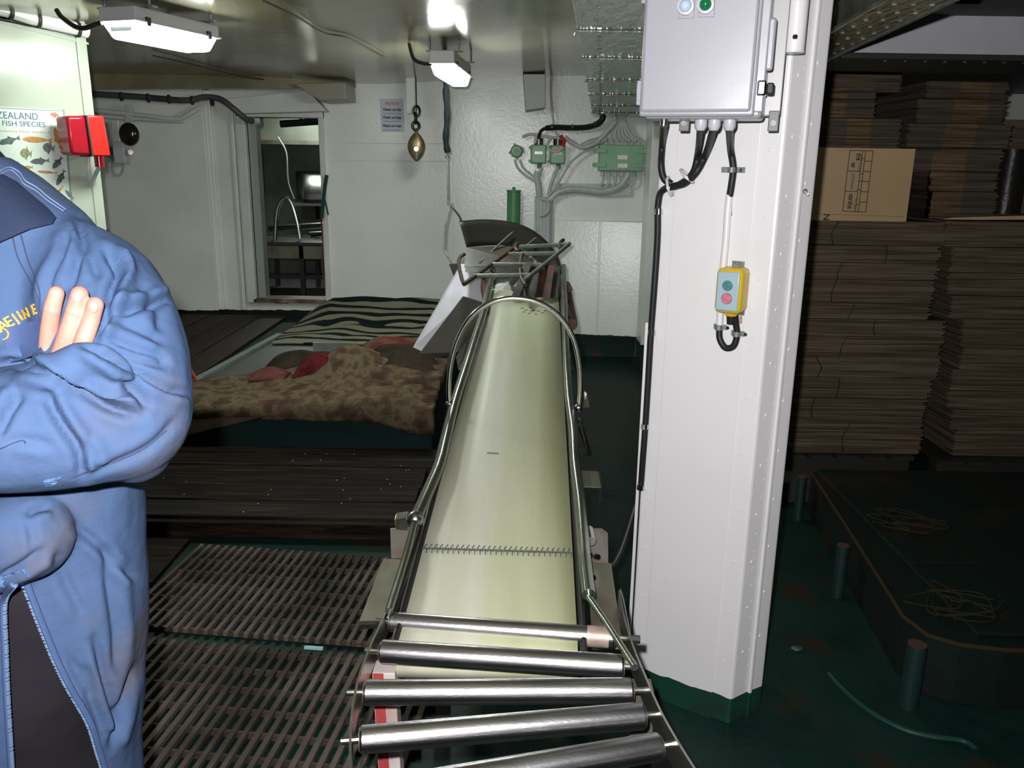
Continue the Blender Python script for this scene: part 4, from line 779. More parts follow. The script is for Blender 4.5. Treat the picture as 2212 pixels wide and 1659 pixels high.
lr = [(905, 1150), (868, 1245), (832, 1325), (800, 1395), (776, 1460), (760, 1540), (757, 1640), (772, 1760), (815, 1900), (880, 2060)]
rr = [(1338, 1275), (1347, 1325), (1364, 1385), (1392, 1455), (1432, 1545), (1500, 1659), (1590, 1790), (1690, 1900)]
def rail(pts, nm, ztop, zbot, th_=.004):
    P = smooth_path([PZ(x, y, ztop) for x, y in pts], 5); o = MB(); vs = []; fs = []
    for i, q in enumerate(P):
        T = (P[min(i+1, len(P)-1)]-P[max(i-1, 0)]); N_ = Vector((T.y, -T.x, 0)).normalized()*th_/2
        vs += [q+N_, q-N_, q-N_+Vector((0, 0, zbot-ztop)), q+N_+Vector((0, 0, zbot-ztop))]
        if i: b = (i-1)*4; fs += [(b+k, b+(k+1) % 4, b+4+(k+1) % 4, b+4+k) for k in range(4)]
    o.add(vs, fs+[(0, 1, 2, 3), (len(vs)-1, len(vs)-2, len(vs)-3, len(vs)-4)]); return o.build(nm, m_stain, rc, ang=30)
rail(lr, 'side_rail', .615, .562); rail(rr, 'side_rail', .615, .562)
ir = [PB(x, y, .03) for x, y in ((1266, 1240), (1273, 1292))]+[PR(x, y, .625) for x, y in ((1310, 1345), (1345, 1400), (1372, 1442))]
MB().tube(ir, .007, 10).build('inner_rail', m_tube, rc, ang=60)
# leg of the roller section, white paint with red stripe
def leg(px, py, dx, Y, m1, lab=None):
    q = PZ(px, py, .55); b_ = Vector((q.x+dx, q.y-.02, 0)); s = .022
    o = MB().prism([b_+Vector((-s, -s, 0)), b_+Vector((s, -s, 0)), b_+Vector((s, s, 0)), b_+Vector((-s, s, 0))], q-b_).build('leg', m1, rc, smooth=False, bevel=.002); return o, b_, q
m_leg = mat('leg_white', (.50, .46, .44), rough=.5, c2=(.25, .11, .06), scale=7, amt=.6)
lo, b_, q = leg(832, 1440, .02, 1.3, m_leg); lo['label'] = 'white painted rusty leg with red stripe'
u_ = q-b_; MB().prism([b_+Vector((-.02, -.0235, 0)), b_+Vector((.0, -.0235, 0)), b_+Vector((.0, -.0225, 0)), b_+Vector((-.02, -.0225, 0))], u_).build('red_stripe', mat('red_paint', (.34, .04, .04), rough=.5, c2=(.25, .05, .04), scale=12), lo, smooth=False)
leg(1385, 1480, .01, 1.3, m_platesteel)
MB().tube([PR(800, 1400, .57), PR(1370, 1430, .57)], .01, 8).build('cross_tie', m_platesteel, rc)

# ================================================= CHUTE, RACK AND SLIDE AT THE FAR END
ch = thing('fish_chute', 'black curved steel chute hung over far end of the conveyor belt', 'chute', tuple(PY(1100, 600, 4.8)))
top = [(993, 479, 4.72), (1040, 475, 4.95), (1090, 478, 5.12), (1130, 488, 5.18), (1165, 507, 5.15), (1192, 534, 5.05), (1208, 562, 4.9), (1214, 590, 4.75)]
bot = [(1008, 534, 4.68), (1050, 530, 4.8), (1090, 530, 4.9), (1120, 540, 4.92), (1145, 556, 4.9), (1160, 580, 4.82), (1165, 610, 4.72), (1168, 640, 4.62)]
T_, B_ = smooth_path([PY(*p) for p in top], 4), smooth_path([PY(*p) for p in bot], 4)
MB().grid(lambda u, v: T_[min(int(round(u*(len(T_)-1))), len(T_)-1)].lerp(B_[min(int(round(u*(len(T_)-1))), len(T_)-1)], v), len(T_)-1, 5).build('hood', m_blacksteel, ch, ang=60, solid=.004)
MB().tube(T_, .0035, 6).build('rolled_edge', m_blacksteel, ch)
low = [PY(1008, 534, 4.68), PY(1100, 531, 4.9), PY(1140, 552, 4.85), PY(1150, 572, 4.6), PY(1003, 576, 4.5)]
MB().prism(low, (0, 0, -.004)).build('pan', m_brownsheet, ch, smooth=False)
MB().prism([PY(1005, 576, 4.5), PY(1120, 572, 4.6), PY(1150, 600, 4.6), PY(1100, 590, 4.5), PY(1005, 588, 4.45)], (0, .003, 0)).build('pan_lip', m_blacksteel, ch, smooth=False)
for a_, b_ in (((1107, 502, 5.0), (1036, 567, 4.55)), ((1157, 515, 5.05), (1128, 538, 4.8))): MB().tube([PY(*a_), PY(*b_)], .006, 8).build('stiffener', m_galv, ch)
MB().prism([PY(1060, 627, 4.15), PY(1100, 608, 4.2), PY(1128, 600, 4.2), PY(1138, 645, 4.08), PY(1122, 640, 4.1), PY(1105, 628, 4.12), PY(1085, 624, 4.14)], (0, .004, 0)).build('deflector', m_brownsheet, ch, smooth=False)
MB().prism([PY(1098, 572, 4.25), PY(1125, 570, 4.25), PY(1132, 620, 4.17), PY(1100, 616, 4.17)], (0, .004, 0)).build('deflector_web', m_brownsheet, ch, smooth=False)
sc_ = [(.03, .045, .035), (.10, .045, .025), (.05, .05, .045), (.16, .06, .02), (.10, .03, .02), (.05, .045, .035)]
for i in range(6):
    x0, x1 = 1137+i*12, 1150+i*12; xb0, xb1 = 1105+i*16.5, 1122+i*16.5
    MB().prism([PY(x0, 566+i*2, 4.3+.03*(i % 2)), PY(x1, 566+i*2, 4.3+.03*(i % 2)), PY(xb1, 640+i*.8, 4.08+.03*(i % 2)), PY(xb0, 640+i*.8, 4.08+.03*(i % 2))], (0, .008, 0)).build('curtain_strip', mat('curtain_%d' % i, sc_[i], rough=.6, c2=(.02, .02, .018), scale=16), ch, smooth=False)
rk = thing('hanging_rack', 'rusty galvanised bar rack with hooks lying across the chute', 'rack', tuple(PY(1100, 615, 4.4)))
def yy(y): return 4.62-(y-527)/88*.62
def rod(pts, r, m, nm='bar'): return MB().tube(smooth_path([PY(x, y, yy(y)) for x, y in pts], 3), r, 8).build(nm, m, rk)
rod([(1003, 549), (993, 557), (991, 572), (997, 600), (1002, 613)], .010, m_rod, 'hook'); rod([(1002, 614), (1025, 598), (1070, 565), (1112, 534)], .011, m_rod, 'side_bar')
rod([(1132, 606), (1150, 592), (1190, 560), (1230, 526)], .011, m_galv, 'side_bar')
for a_, b_ in (((1122, 533), (1231, 528)), ((1098, 549), (1204, 547)), ((1062, 571), (1170, 572)), ((1024, 596), (1146, 594))): rod([a_, ((a_[0]+b_[0])/2, (a_[1]+b_[1])/2), b_], .011, m_galv, 'cross_bar')
rod([(1135, 545), (1127, 553), (1124, 575), (1126, 600), (1135, 616)], .010, m_rod, 'hook'); rod([(1217, 518), (1211, 523), (1208, 531), (1211, 537)], .010, m_rod, 'hook'); rod([(1118, 526), (1113, 533), (1116, 541), (1124, 540)], .011, m_rod, 'hook')
sl = thing('slide_plate', 'bright sheet metal slide leaning left down from the chute to the blankets', 'slide', tuple(PY(905, 745, 4.5)))
MB().prism([PY(996, 570, 4.7), PY(1052, 572, 4.7), PY(1050, 590, 4.65), PY(1043, 655, 4.5), PY(1000, 652, 4.5), PY(918, 762, 4.3), PY(892, 750, 4.3)], (0, .004, 0)).build('sheet', mat('sheet_zinc', (.50, .48, .54), rough=.6, metal=.1, c2=(.40, .39, .43), scale=5), sl, smooth=False)
MB().prism([PY(1000, 640, 4.42), PY(1048, 655, 4.42), PY(1022, 760, 4.25), PY(905, 765, 4.2)], (0, .012, 0)).build('rubber_apron', mat('apron_dark', (.03, .025, .018), rough=.7, c2=(.045, .038, .028), scale=8), sl, smooth=False, bevel=.003)
MB().prism([PY(1040, 590, 4.5), PY(1055, 580, 4.5), PY(1060, 620, 4.45), PY(1044, 655, 4.42), PY(1038, 625, 4.45)], (0, .05, 0)).build('hinge_bracket', m_rusty, sl, smooth=False, bevel=.003)
MB().tube(smooth_path([PY(1060, 575, 4.5), PY(1068, 590, 4.5), PY(1066, 612, 4.45), PY(1058, 640, 4.4)]), .012, 8).build('hinge_arm', m_stain, sl)
t = thing('grey_panel', 'dirty pale sheet leaning between conveyor and blankets', 'sheet', tuple(PY(1000, 790, 3.9)))
MB().prism([PY(1010, 735, 4.0), PY(1022, 740, 4.0), PY(1012, 790, 3.9), PY(990, 800, 3.9), PY(985, 770, 3.95)], (0, .01, 0)).build('sheet', m_brownsheet, t, smooth=False)

# ================================================= LEFT FLOOR: grates, planks, platform, blankets
from mathutils import noise as NZ
def grate(o0, wid, leng, label, ang=-6.5, pitch=.034, cp=.092):
    t = thing('floor_grate', label, 'grate', tuple(o0), 'wooden gratings on the green deck')
    a = math.radians(ang); u = Vector((math.cos(a), math.sin(a), 0)); v = Vector((-math.sin(a), math.cos(a), 0)); o0 = Vector(o0)
    R = rotz(a); n = int(wid/pitch); me = None
    for i in range(n):
        j = random.uniform(-.001, .001); c_ = o0+u*(pitch*i+.008+j)-v*leng/2+Vector((0, 0, .018))
        if me is None or True:
            s = MB().box(c_, (.0145+random.uniform(-.001, .0015), leng, .013+random.uniform(0, .002)), R).build('slat', m_slat, t, smooth=False)
    k = int(leng/cp)
    for i in range(k+1):
        c_ = o0+u*wid/2-v*(.02+i*(leng-.04)/k)+Vector((0, 0, .010)); MB().box(c_, (wid, .008, .018), R).build('crossbar', m_slatg, t, smooth=False)
    return t
grate((-1.225, 3.03, 0), 1.13, .60, 'farther wooden slatted grating beside the raised planks')
grate((-1.302, 2.375, 0), 1.13, 1.05, 'nearer wooden slatted grating beside the roller section')
q = PZ(680, 1377, .03); tag(MB().box((q.x, q.y-.02, .005), (.06, .010, .008), rotz(-.08)).build('paint_chip', mat('pale_paint', (.35, .6, .58), rough=.5)), 'pale turquoise paint chip between the two gratings', 'chip')
pk = thing('plank_step', 'low step of dark wet wooden planks in front of the green platform', 'step', (-1.1, 3.5, 0))
ys = [3.13, 3.3, 3.47, 3.72, 3.985]
for i in range(4):
    MB().bb(-1.86, -.385+.02*math.sin(i*5), ys[i]+.004, ys[i+1]-.004, .055, .10+.003*(i % 2)).build('plank', m_wood, pk, smooth=False, bevel=.004)
MB().bb(-1.86, -.40, 3.135, 3.17, .0, .055).build('front_board', m_wood, pk, smooth=False, bevel=.003); MB().bb(-1.86, -.37, 3.10, 3.132, .045, .085).build('front_board', m_wood, pk, smooth=False, bevel=.003)
MB().bb(-1.86, -.40, 3.4, 3.5, 0, .055).build('bearer', m_dark, pk, smooth=False); MB().bb(-1.86, -.40, 3.85, 3.95, 0, .055).build('bearer', m_dark, pk, smooth=False)
pf_ = thing('sorting_platform', 'low dark green platform under the blankets against the bulkhead', 'platform', (-1.9, 5.2, 0))
MB().bb(-3.6, -.40, 4.0, 6.5, 0, .29).build('base', mat('platform_green', (.003, .016, .0145), rough=.7, c2=(.0045, .022, .020), scale=3, spec=.15), pf_, smooth=False, bevel=.004)
for i in range(9): MB().bb(-1.78-.2*(i+1)+.004, -1.78-.2*i-.004, 4.02, 6.5, .29, .315+.002*(i % 2)).build('deck_plank', m_woodl, pf_, smooth=False, bevel=.003)
A_, B_ = Vector((-1.79, 4.25, .29)), Vector((-1.66, 5.75, .29))
MB().prism([A_, A_+Vector((.045, 0, 0)), B_+Vector((.045, 0, 0)), B_], (0, 0, .035)).build('edge_strip', mat('pale_strip', (.16, .20, .17), rough=.5, c2=(.10, .12, .10), scale=8), pf_, smooth=False)
MB().prism([(-1.74, 4.25, .29), (-.5, 4.25, .29), (-.5, 5.9, .29), (-1.61, 5.75, .29)], (0, 0, .015)).build('board', mat('grey_board', (.05, .06, .052), rough=.5, c2=(.035, .042, .036), scale=4), pf_, smooth=False)
MB().bb(-1.25, -.98, 5.1, 5.13, .305, .40).build('cross_batten', mat('pale_strip', 0), pf_, smooth=False)
def cloth(name, label, x0, x1, y0, y1, hf, m, nu=70, nv=50, wob=.03, cat='blanket'):
    o = MB()
    def f(u, v):
        x = x0+(x1-x0)*u; y = y0+(y1-y0)*v
        e = wob*NZ.noise(Vector((x*3, y*3, 1))); e2 = wob*NZ.noise(Vector((x*3+9, y*3, 4)))
        return Vector((x+e, y+e2, hf(x, y, u, v)))
    o.grid(f, nu, nv); r = o.build(name, m, ang=80, solid=.012); return tag(r, label, cat)
def nz(x, y, s, k=0): return NZ.noise(Vector((x*s, y*s, k)))
def cloth_mat(name, cols, scale, dist=2.0, det=3, rough=.95, bump=.4):
    m = bpy.data.materials.new(name); m.use_nodes = True; N = m.node_tree.nodes; L = m.node_tree.links; b = N['Principled BSDF']
    b.inputs['Roughness'].default_value = rough; b.inputs['Specular IOR Level'].default_value = .1
    tc = N.new('ShaderNodeTexCoord'); n = N.new('ShaderNodeTexNoise'); n.inputs['Scale'].default_value = scale; n.inputs['Detail'].default_value = det; n.inputs['Distortion'].default_value = dist
    L.new(tc.outputs['Object'], n.inputs['Vector']); r = N.new('ShaderNodeValToRGB'); r.color_ramp.interpolation = 'CONSTANT' if len(cols) < 3 else 'LINEAR'
    e = r.color_ramp.elements
    for i, (p, c_) in enumerate(cols):
        x = e[i] if i < 2 else e.new(p); x.position = p; x.color = (*c_, 1)
    L.new(n.outputs['Fac'], r.inputs[0]); L.new(r.outputs[0], b.inputs['Base Color'])
    n2 = N.new('ShaderNodeTexNoise'); n2.inputs['Scale'].default_value = 120; L.new(tc.outputs['Object'], n2.inputs['Vector']); bp = N.new('ShaderNodeBump'); bp.inputs['Strength'].default_value = bump; bp.inputs['Distance'].default_value = .01
    L.new(n2.outputs['Fac'], bp.inputs['Height']); L.new(bp.outputs[0], b.inputs['Normal']); return m, n, tc
m_zeb, zn, ztc = cloth_mat('zebra_fleece', [(0, (.008, .014, .013)), (.47, (.23, .22, .155))], 3.2, 1.9, 1.5)
mp = m_zeb.node_tree.nodes.new('ShaderNodeMapping'); mp.inputs['Scale'].default_value = (.55, 2.1, 1.6); m_zeb.node_tree.links.new(ztc.outputs['Object'], mp.inputs[0]); m_zeb.node_tree.links.new(mp.outputs[0], zn.inputs['Vector']); wv = m_zeb.node_tree.nodes.new('ShaderNodeTexWave'); wv.bands_direction = 'Y'; wv.inputs['Scale'].default_value = .95; wv.inputs['Distortion'].default_value = 13.0; wv.inputs['Detail'].default_value = 2.5; wv.inputs['Detail Scale'].default_value = 1.3
m_zeb.node_tree.links.new(mp.outputs[0], wv.inputs['Vector']); rz_ = [n for n in m_zeb.node_tree.nodes if n.type == 'VALTORGB'][0]; m_zeb.node_tree.links.new(wv.outputs['Fac'], rz_.inputs[0]); rz_.color_ramp.elements[1].position = .40
def zh(x, y, u, v): 
    edge = min(u*7, (1-u)*7, v*6, 1); edge = max(0, edge)
    return .318+edge*(.02+.03*abs(nz(x, y, 3))+.02*math.sin(x*9+y*14)*nz(x, y, 2, 3))+.16*max(0, v-.5)*2.0*min(1, u*5)*min(1, (1-v)*12+.3)
cloth('zebra_blanket', 'cream and black zebra striped fleece blanket heaped against the bulkhead', -1.62, -.45, 5.45, 6.44, zh, m_zeb)
m_pat, *_ = cloth_mat('floral_blanket', [(.34, (.050, .028, .020)), (.46, (.080, .055, .035)), (.54, (.125, .098, .058)), (.63, (.085, .070, .040)), (.72, (.055, .04, .028))], 13, .3, 7.0)
def ph(x, y, u, v):
    hang = max(0, .16-v)/.16; m1 = math.exp(-((x+.93)/.16)**2-((y-4.62)/.22)**2)*.14; m2 = math.exp(-((x+.78)/.28)**2)*.03
    folds = (.016*math.sin((x*.25-y)*48+4*nz(x, y, 2))*(.2+1.2*max(0, min(1, (x+1.05)*3)))+.012*nz(x, y, 11)+.018*nz(x, y, 5, 7))*max(.25, 1-hang)
    return .33+.025*abs(nz(x, y, 4))+m1+m2*(1-hang)+folds*1.0-hang**1.5*(.085+.035*nz(x*.8, 0, 2.2)+.28*max(0, x+.72))
def ph2(x, y, u, v): return ph(x, y, u, v)
o = MB()
def pfn(u, v):
    x = -1.80+1.415*u; vv = v
    ymax = 4.30+.55*max(0, min(1, (x+1.8)/.75)); y = 3.972+(ymax-3.972)*max(0, (vv-.12)/.88)
    if vv < .12: y = 3.972-.012*math.sin(vv/.12*math.pi)+.006*nz(x, vv, 8)
    return Vector((x, y+.015*nz(x, y, 3), ph(x, y, u, vv)))
o.grid(pfn, 90, 60); tag(o.build('floral_blanket', m_pat, ang=80, solid=.012), 'brown floral fleece blanket rumpled over front edge of the platform', 'blanket')
m_bro, *_ = cloth_mat('brown_blanket', [(.35, (.02, .016, .010)), (.55, (.04, .03, .02)), (.7, (.028, .022, .016))], 6, .5, 3)
cloth('brown_blanket', 'plain dark brown blanket humped beside the conveyor', -.90, -.42, 4.50, 5.15, lambda x, y, u, v: .32+.13*math.sin(math.pi*min(1, u*1.0))**.7*math.sin(math.pi*v)**.6*(1+.2*nz(x, y, 5)), m_bro, 40, 40, .02)
cloth('brown_blanket', 'small dark brown cloth behind the red cloth', -1.45, -.98, 4.68, 5.0, lambda x, y, u, v: .32+.08*math.sin(math.pi*u)**.5*math.sin(math.pi*v)**.6*(1+.3*nz(x, y, 7)), m_bro, 30, 20, .02)
m_redc, *_ = cloth_mat('red_cloth', [(.35, (.045, .006, .007)), (.55, (.10, .015, .016)), (.7, (.05, .008, .008))], 14, .5, 4)
cloth('red_cloth', 'crumpled dark red cloth on the blankets', -1.20, -.96, 4.42, 4.72, lambda x, y, u, v: .34+.11*math.sin(math.pi*u)**.5*math.sin(math.pi*v)**.6*(1+.3*nz(x, y, 9)), m_redc, 30, 30, .02, cat='cloth')
m_pk, *_ = cloth_mat('pink_cloth', [(.35, (.09, .028, .024)), (.55, (.13, .045, .04)), (.7, (.08, .025, .02))], 10, .5, 4)
cloth('pink_cloth', 'faded pink cloth left of the dark red cloth', -1.43, -1.24, 4.36, 4.56, lambda x, y, u, v: .34+.05*math.sin(math.pi*u)**.5*math.sin(math.pi*v)**.6*(1+.3*nz(x, y, 9)), m_pk, 20, 20, .02, cat='cloth')
m_str, *_ = cloth_mat('striped_cloth', [(.35, (.13, .10, .065)), (.5, (.15, .035, .025)), (.6, (.03, .03, .035)), (.7, (.14, .11, .075))], 5, .3, 1)
cloth('striped_cloth', 'striped cream and red cloth between zebra and brown blankets', -.98, -.55, 4.95, 5.50, lambda x, y, u, v: .32+.09*math.sin(math.pi*u)**.5*math.sin(math.pi*v)**.6*(1+.3*nz(x, y, 6)), m_str, 40, 30, .03, cat='cloth')
cloth('brown_cover', 'dark brown cover hanging down left side of the platform front', -2.3, -1.12, 3.955, 3.985, lambda x, y, u, v: .13+max(.0, .0)+(.24-.11*(1-max(0, min(1, (-1.15-x)*2.0))))*0+v*.0+(1-v)*0+.18*v*(1) if u < 0 else (.30-(1-v)*(.17*max(0.02, min(1, (-1.10-x)*1.6)))), m_bro, 40, 10, .003, cat='cover')
for k, (x0, x1) in enumerate(((-2.0, -1.76), (-1.75, -1.53), (-1.52, -1.29))): MB().bb(x0, x1, 2.72, 3.09, 0, .02).build('floor_board', m_wood, pk, smooth=False, bevel=.003)
# fish scales scattered on the planks
o = MB()
for k in range(26):
    x, y = random.uniform(-1.8, -.45), random.uniform(3.15, 3.95); o.box((x, y, .1045), (.006, .004, .001), rotz(random.random()*3))
tag(o.build('fish_scales', mat('fish_scale', (.5, .55, .5), rough=.3), smooth=False), 'tiny pale fish scales scattered on dark planks', 'scales', kind='stuff')

# ================================================= RIGHT SIDE: hatch, cartons
ht = thing('hatch_cover', 'dark green raised hatch cover with stub posts on the right of the deck', 'hatch', (2.2, 2.8, 0))
m_hatch = mat('hatch_green', (.0035, .0125, .010), rough=.6, c2=(.008, .009, .007), scale=4, bump=.3, bscale=14, detail=8, spec=.15); add_rust(m_hatch, (.02, .013, .008), .55, .7, 4)
hp_ = [(1.34, 3.50), (1.255, 2.75), (1.195, 2.26), (1.22, 2.16), (1.29, 2.112), (1.40, 2.09), (3.6, 2.0), (3.6, 3.50)]
MB().prism([(x, y, 0) for x, y in hp_], (0, 0, .19)).build('coaming', m_hatch, ht, smooth=False, bevel=.004)
for i in range(3): MB().bb(1.36, 3.55, 2.16+i*.45, 2.16+i*.45+.44, .19, .205).build('cover_board', m_hatch, ht, smooth=False, bevel=.004)
MB().tube([(x, y, .192) for x, y in hp_[:-1]], .007, 8).build('edge_bead', mat('edge_rust', (.03, .02, .010), rough=.8, spec=.1), ht)
for px, py, r in ((1982, 1392, .027), (1822, 1178, .022), (1733, 1030, .020)):
    q = PZ(px, py, .2); o = MB().cyl((q.x, q.y, 0), (q.x, q.y, .2), r, 18).build('stub_post', mat('stub_green', (.004, .018, .016), rough=.5, c2=(.006, .026, .022), scale=9), ht); MB().cyl((q.x, q.y, .1985), (q.x, q.y, .2015), r*.93, 18).build('rust_top', mat('rust_top', (.07, .018, .011), rough=.8, c2=(.04, .02, .014), scale=40), o)
def scrub(name, lab, cx_, cy_, z, s, m, n=3):
    o = MB()
    for k in range(n):
        a0 = random.random()*6; o.tube(smooth_path([(cx_+s*math.cos(a0+t*1.3)*(random.random()*1.2), cy_+s*1.1*math.sin(a0+t*1.3)*(random.random()*1.2), z+random.random()*.008) for t in range(6)], 5), .0018, 5)
    tag(o.build(name, m), lab, 'twine')
m_tw = mat('old_twine', (.032, .023, .014), rough=.95, spec=.05)
q = PZ(1960, 1130, .21); scrub('twine_tangle', 'tangled brown twine lying on farther part of the hatch cover', q.x, q.y, .209, .13, m_tw, 4)
q = PZ(2060, 1300, .21); scrub('twine_tangle', 'loose brown twine loops on nearer part of the hatch cover', q.x, q.y, .209, .14, m_tw, 5)
tag(MB().tube(smooth_path([PZ(x, y, .006) for x, y in ((1790, 1455), (1812, 1480), (1850, 1515), (1900, 1550), (1960, 1578), (2020, 1592), (2080, 1600), (2110, 1618))]), .0075, 8).build('green_line', mat('line_green', (.010, .045, .035), rough=.4)), 'thin green painted line curving over the deck right of the pillar', 'line')
q = PZ(1722, 1400, .005); tag(MB().ball((q.x, q.y, .004), (.02, .014, .006)).build('fish_scrap', mat('scrap_green', (.06, .12, .09), rough=.5, c2=(.01, .03, .02), scale=60)), 'pale scrap on the deck right of the pillar foot', 'scrap')
q = PZ(1728, 1600, 0)
# beams and pallet under the cartons
m_pal = mat('pallet_dark', (.012, .020, .015), rough=.6, c2=(.03, .02, .013), scale=6, stretch=(1, 8, 8))
t = thing('timber_bearer', 'dark green stained timbers lying in front of the carton stacks', 'timber', (2.2, 3.7, 0))
MB().bb(1.15, 3.4, 3.60, 3.72, 0, .10).build('timber', m_pal, t, smooth=False, bevel=.004); MB().bb(1.3, 3.4, 3.74, 3.84, 0, .07).build('timber', m_pal, t, smooth=False, bevel=.004)
t = thing('pallet', 'dark pallet under the carton stack nearest the pillar', 'pallet', (1.6, 4.3, 0))
for y in (3.95, 4.35, 4.75): MB().bb(1.22, 2.0, y, y+.08, 0, .10).build('bearer', m_pal, t, smooth=False)
for i in range(6): MB().bb(1.22+i*.135, 1.22+i*.135+.11, 3.92, 4.85, .10, .12).build('slat', m_pal, t, smooth=False)
t = thing('pallet', 'dark pallet under the right hand carton stack', 'pallet', (2.7, 4.3, 0))
for y in (3.95, 4.35, 4.75): MB().bb(2.14, 3.3, y, y+.08, 0, .08).build('bearer', m_pal, t, smooth=False)
for i in range(8): MB().bb(2.14+i*.145, 2.14+i*.145+.12, 3.92, 4.85, .08, .10).build('slat', m_pal, t, smooth=False)
# flattened carton bundles
def edge_mat(nm, base, dark, lit=1.0):
    m = bpy.data.materials.new(nm); m.use_nodes = True; N = m.node_tree.nodes; L = m.node_tree.links; b = N['Principled BSDF']; b.inputs['Roughness'].default_value = .9; b.inputs['Specular IOR Level'].default_value = .1
    g = N.new('ShaderNodeNewGeometry'); mp = N.new('ShaderNodeMapping'); mp.inputs['Scale'].default_value = (1.2, 1.2, 60); L.new(g.outputs['Position'], mp.inputs[0])
    n = N.new('ShaderNodeTexNoise'); n.inputs['Scale'].default_value = 2.0; n.inputs['Detail'].default_value = 4; L.new(mp.outputs[0], n.inputs['Vector'])
    r = N.new('ShaderNodeValToRGB'); r.color_ramp.elements[0].position = .35; r.color_ramp.elements[1].position = .68; r.color_ramp.elements[0].color = (*dark, 1); r.color_ramp.elements[1].color = (*base, 1)
    L.new(n.outputs['Fac'], r.inputs[0]); L.new(r.outputs[0], b.inputs['Base Color']); return m
m_edge = edge_mat('carton_edges', (.165, .127, .084), (.058, .045, .031)); m_edgeg = edge_mat('carton_edges_grey', (.11, .092, .069), (.05, .042, .031)); m_flute = edge_mat('carton_flutes', (.21, .145, .08), (.05, .034, .019))  # board edges darkened in colour for the shade within the corrugations
def bundle(x0, x1, z0, z1, yf, dep, label, group, flute=None, jit=.012, lean=0, nsheet=None, mm=None):
    n = nsheet or max(4, int((z1-z0)/.0062)); h = (z1-z0)/n; b = MB(); zc = z0
    for i in range(n):
        a = x0+random.uniform(-jit, jit); e = x1+random.uniform(-jit, jit)*1.2+lean*i/n; y = yf+random.uniform(0, .005); zt__ = zc+h*.93
        b.cm = 0
        if flute:
            f0, f1 = flute[0]+random.uniform(-.004, .004), flute[1]+random.uniform(-.004, .004)
            vs = []
            for x in (a, f0, f1, e): vs += [Vector((x, y, zc)), Vector((x, y, zt__)), Vector((x, y+dep, zc)), Vector((x, y+dep, zt__))]
            st_ = len(b.v); b.v += vs
            for s in range(3):
                k = st_+s*4; yb = 0
                b.f += [(k, k+4, k+5, k+1), (k+1, k+5, k+7, k+3), (k, k+2, k+6, k+4), (k+2, k+3, k+7, k+6)]; b.mi += [1 if s == 1 else 0, 0, 0, 0]
            b.f += [(st_, st_+1, st_+3, st_+2), (st_+12, st_+14, st_+15, st_+13)]; b.mi += [0, 0]
        else: b.bb(a, e, y, y+dep, zc, zt__)
        zc += h
    o = b.build('carton_bundle', [mm or m_edge, m_flute] if flute else (mm or m_edge), smooth=False); return tag(o, label, 'cartons', group)
random.seed(11)
def zpx(x, y, Y): return PY(x, y, Y).z
def xpx(x, y, Y): return PY(x, y, Y).x
YL = 3.95
G1 = 'flattened carton bundles in the stack nearest the pillar'
rows = [(960, 905, 1992, 0), (903, 862, 1998, .0), (860, 818, 2010, -.0), (816, 770, 2030, 0), (768, 728, 2035, 0), (726, 690, 2040, -.0), (688, 655, 2008, 0), (653, 605, 2018, 0), (603, 568, 2025, 0), (566, 530, 2030, 0), (528, 478, 2042, 0)]
names = ['lowest bundle of flattened cartons in the stack nearest the pillar, bound with dark twine', 'second bundle from the bottom in the carton stack nearest the pillar', 'third bundle from the bottom in the carton stack nearest the pillar', 'fourth bundle from the bottom in the carton stack nearest the pillar', 'fifth bundle from the bottom in the carton stack nearest the pillar', 'sixth bundle up, jutting out to the right, in the carton stack nearest the pillar',
         'seventh bundle up in the carton stack nearest the pillar, set back at right', 'eighth bundle up in the carton stack nearest the pillar', 'ninth bundle up in the carton stack nearest the pillar', 'tenth bundle up in the carton stack nearest the pillar', 'top bundle of flattened cartons directly under the squid carton']
prev = .12
for (yb, yt, xr_, ln), lb in zip(rows, names):
    z1 = zpx(1850, yt, YL); o = bundle(1.22, xpx(xr_, (yb+yt)/2, YL), prev+.003, z1, YL, .8, lb, G1, jit=.010); 
    xs_ = 1.62+random.uniform(-.14, .14); zb = prev; 
    MB().tube([(xs_, YL-.004, prev+.003), (xs_+random.uniform(-.02, .02), YL-.006, (prev+z1)/2), (xs_+random.uniform(-.02, .03), YL-.004, z1)], .0028, 5).build('twine', mat('twine_dark', (.012, .014, .016)), o); prev = z1
# squid carton
zc0 = prev+.002; zc1 = zpx(1870, 320, YL); x1c = xpx(1962, 400, YL)
sq = thing('squid_carton', 'tan carton printed SQUID WHOLE 30 KG on top of the bundles by the pillar', 'carton', ((1.3+x1c)/2, 4.15, zc0))
MB().bb(1.25, x1c, YL-.03, YL+.42, zc0, zc1).build('box', m_carton, sq, smooth=False, bevel=.003)
def CB(x, y): return PY(x, y, YL-.0315)
m_cink = mat('carton_ink', (.035, .03, .035), rough=.8)
def cline(a, b, w_=1.3, nm='printed_line'):
    A_, B_ = CB(*a), CB(*b); d = (B_-A_).normalized(); n_ = Vector((d.z, 0, -d.x))*(w_*.00117)
    MB().prism([A_-n_, A_+n_, B_+n_, B_-n_], (0, -.0004, 0)).build(nm, m_cink, sq, smooth=False)
TL, TR, BRr, BLl = (1836, 325), (1886, 326), (1870, 458), (1820, 456)
def tq(u, v): # u left->right 0..1, v bottom->top 0..1
    return (BLl[0]*(1-u)*(1-v)+BRr[0]*u*(1-v)+TL[0]*(1-u)*v+TR[0]*u*v, BLl[1]*(1-u)*(1-v)+BRr[1]*u*(1-v)+TL[1]*(1-u)*v+TR[1]*u*v)
